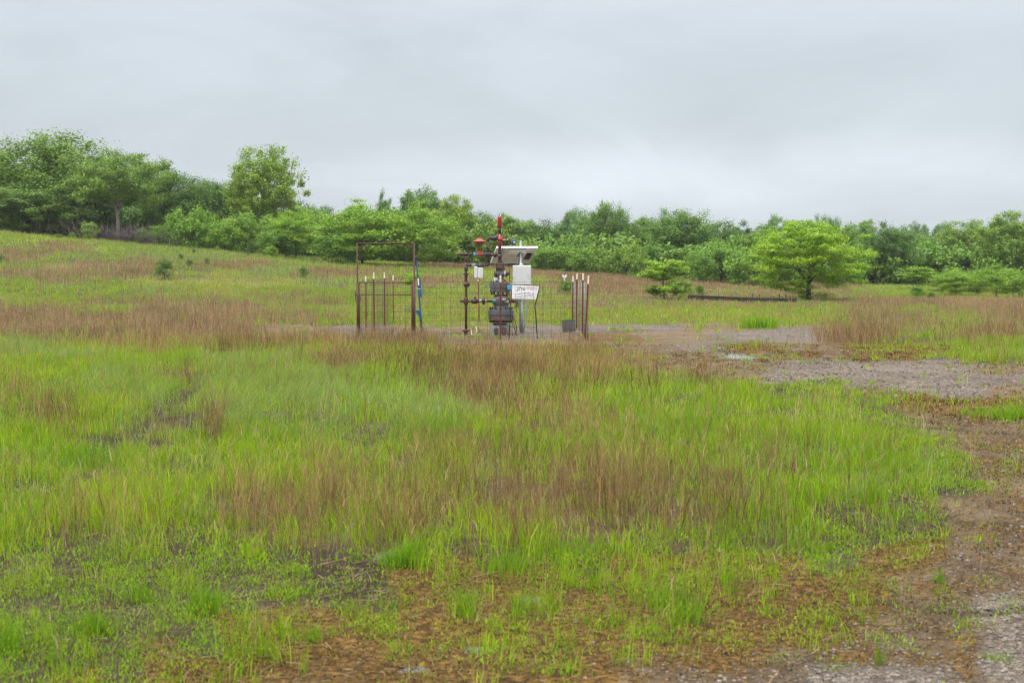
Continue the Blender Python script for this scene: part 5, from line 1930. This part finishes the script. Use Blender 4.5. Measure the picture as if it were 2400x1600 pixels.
for px, py, rad, n, hgt in ((965, 1325, .10, 330, .15), (920, 1330, .08, 160, .12), (1180, 1330, .18, 300, .11), (1330, 1310, .2, 300, .12), (210, 1490, .09, 240, .13), (480, 1440, .10, 180, .15),
                            (1090, 1440, .06, 60, .17), (1220, 1440, .05, 40, .17), (330, 1410, .08, 120, .12), (20, 1540, .07, 120, .16), (730, 1500, .05, 50, .12), (1560, 1420, .12, 130, .14),
                            (1620, 1460, .1, 100, .14), (2200, 1370, .03, 26, .10), (2340, 1545, .06, 60, .05), (2060, 1565, .03, 24, .12), (1000, 1030, .3, 380, .26), (190, 1090, .35, 420, .24),
                            (560, 1010, .25, 260, .2), (30, 1040, .25, 300, .28), (2390, 985, .35, 420, .16), (2320, 975, .3, 160, .10), (2050, 1015, .06, 60, .08), (1780, 770, .5, 260, .3)):
    g = gp(px, py)
    bx, by = g.x + rg.normal(size=n) * rad * .55, g.y + rg.normal(size=n) * rad * .55
    h = hgt * rg.uniform(.5, 1.2, n)
    c = lerp3((.105, .255, .013), (.230, .370, .024), np.clip(rg.normal(size=n) * .25 + .5, 0, 1)) * rg.uniform(.7, 1.2, n)[:, None]
    tall.add(*blades(bx, by, height(bx, by) - .01, h, .0048 * max(g.y / 8, .9) * rg.uniform(.7, 1.3, n), rg.uniform(0, 6.28, n), rg.uniform(.05, .6, n), c, c * 1.08, rg))

tall.build('tall_grass', GRASS, 'tall bright green grass in tufts across the field', 'grass')
wisp.build('wispy_grass', GRASS, 'pale wispy grass bending over in the left and middle field', 'grass')
dry.build('dry_stalks', DRY, 'thin reddish brown dry stalks in drifts over the field', 'dry weeds')
weed.build('low_weeds', GRASS, 'low leafy yellow green weeds on the wet ground', 'weeds')
moss.build('moss', DRY, 'orange brown moss and dead leaves on the bare ground in front', 'moss')
thatch.build('straw_litter', DRY, 'dead straw lying flat on the soil and gravel', 'litter')

# loose stones on the track and pad
VV, FF, CC = [], [], []
nb = 0
for bi, (y0, y1, rho, s) in enumerate(((3.4, 8, 3600, .0065), (8, 15, 700, .010), (15, 42, 70, .018))):
    rg = np.random.default_rng(700 + bi)
    n = int((y1 - y0) * (.372 * (y0 + y1) + 2.4) * rho)
    y = rg.uniform(y0, y1, n)
    x = (rg.random(n) * 2 - 1) * (.372 * y + 1.2)
    Wt = letter_weights(x, y)
    k = rg.random(n) < Wt @ np.array([{'s': .22, 'p': 1.0, 'o': .008, 'l': .003, 'e': .12, 't': .005}.get(c, 0) for c in LETTERS])
    k &= ~inside_keepout(x, y)
    x, y = x[k], y[k]
    n = len(x)
    r = s * rg.uniform(.4, 1.5, n) ** 1.3
    u = np.array([[1, 0, 0], [0, 1, 0], [-1, 0, 0], [0, -1, 0], [0, 0, 1.0], [.6, .6, .55], [-.6, .6, .5], [-.6, -.6, .55], [.6, -.6, .5]])
    v = u[None] * r[:, None, None] * rg.uniform(.65, 1.25, (n, 9, 3)) * np.array([1.2, 1.0, .62])
    a = rg.uniform(0, 6.28, n)
    ca, sa = np.cos(a)[:, None], np.sin(a)[:, None]
    V = np.stack([x[:, None] + ca * v[..., 0] - sa * v[..., 1], y[:, None] + sa * v[..., 0] + ca * v[..., 1], (height(x, y) + r * .12)[:, None] + v[..., 2]], 2)
    T = np.array([[0, 5, 4], [5, 1, 4], [1, 6, 4], [6, 2, 4], [2, 7, 4], [7, 3, 4], [3, 8, 4], [8, 0, 4], [0, 1, 5], [1, 2, 6], [2, 3, 7], [3, 0, 8]])
    VV.append(V.reshape(-1, 3))
    FF.append((np.arange(n)[:, None, None] * 9 + T[None]).reshape(-1, 3) + nb)
    nb += n * 9
    c = lerp3((.075, .056, .041), (.240, .200, .165), rg.random(n) ** 1.3) * rg.uniform(.8, 1.15, n)[:, None]
    CC.append(np.repeat(c, 9, 0))
STONE, nt_, o_ = mat_new('gravel_stone')
p_ = N(nt_, 'ShaderNodeBsdfPrincipled', _Roughness=.65)
a_ = N(nt_, 'ShaderNodeAttribute', attribute_name='col')
L(nt_, a_.outputs['Color'], p_.inputs['Base Color'])
L(nt_, p_.outputs[0], o_.inputs['Surface'])
tag(np_mesh('gravel', np.concatenate(VV), np.concatenate(FF), np.concatenate(CC), STONE), 'loose grey and buff gravel stones on the track and pad', 'gravel',
    None, 'stuff')

# ------------------------------------------------------------------ damp air
hm, hn, ho = mat_new('damp_air')
pv = N(hn, 'ShaderNodeVolumePrincipled')
pv.inputs['Color'].default_value = (.93, .965, 1.0, 1)
pv.inputs['Density'].default_value = .00024
pv.inputs['Anisotropy'].default_value = .1
L(hn, pv.outputs[0], ho.inputs['Volume'])
hx = MB().box((0, 0, 11.5), (900, 900, 27)).build('haze', hm)
tag(hx, 'thin damp air over the whole field', 'haze', None, 'stuff')
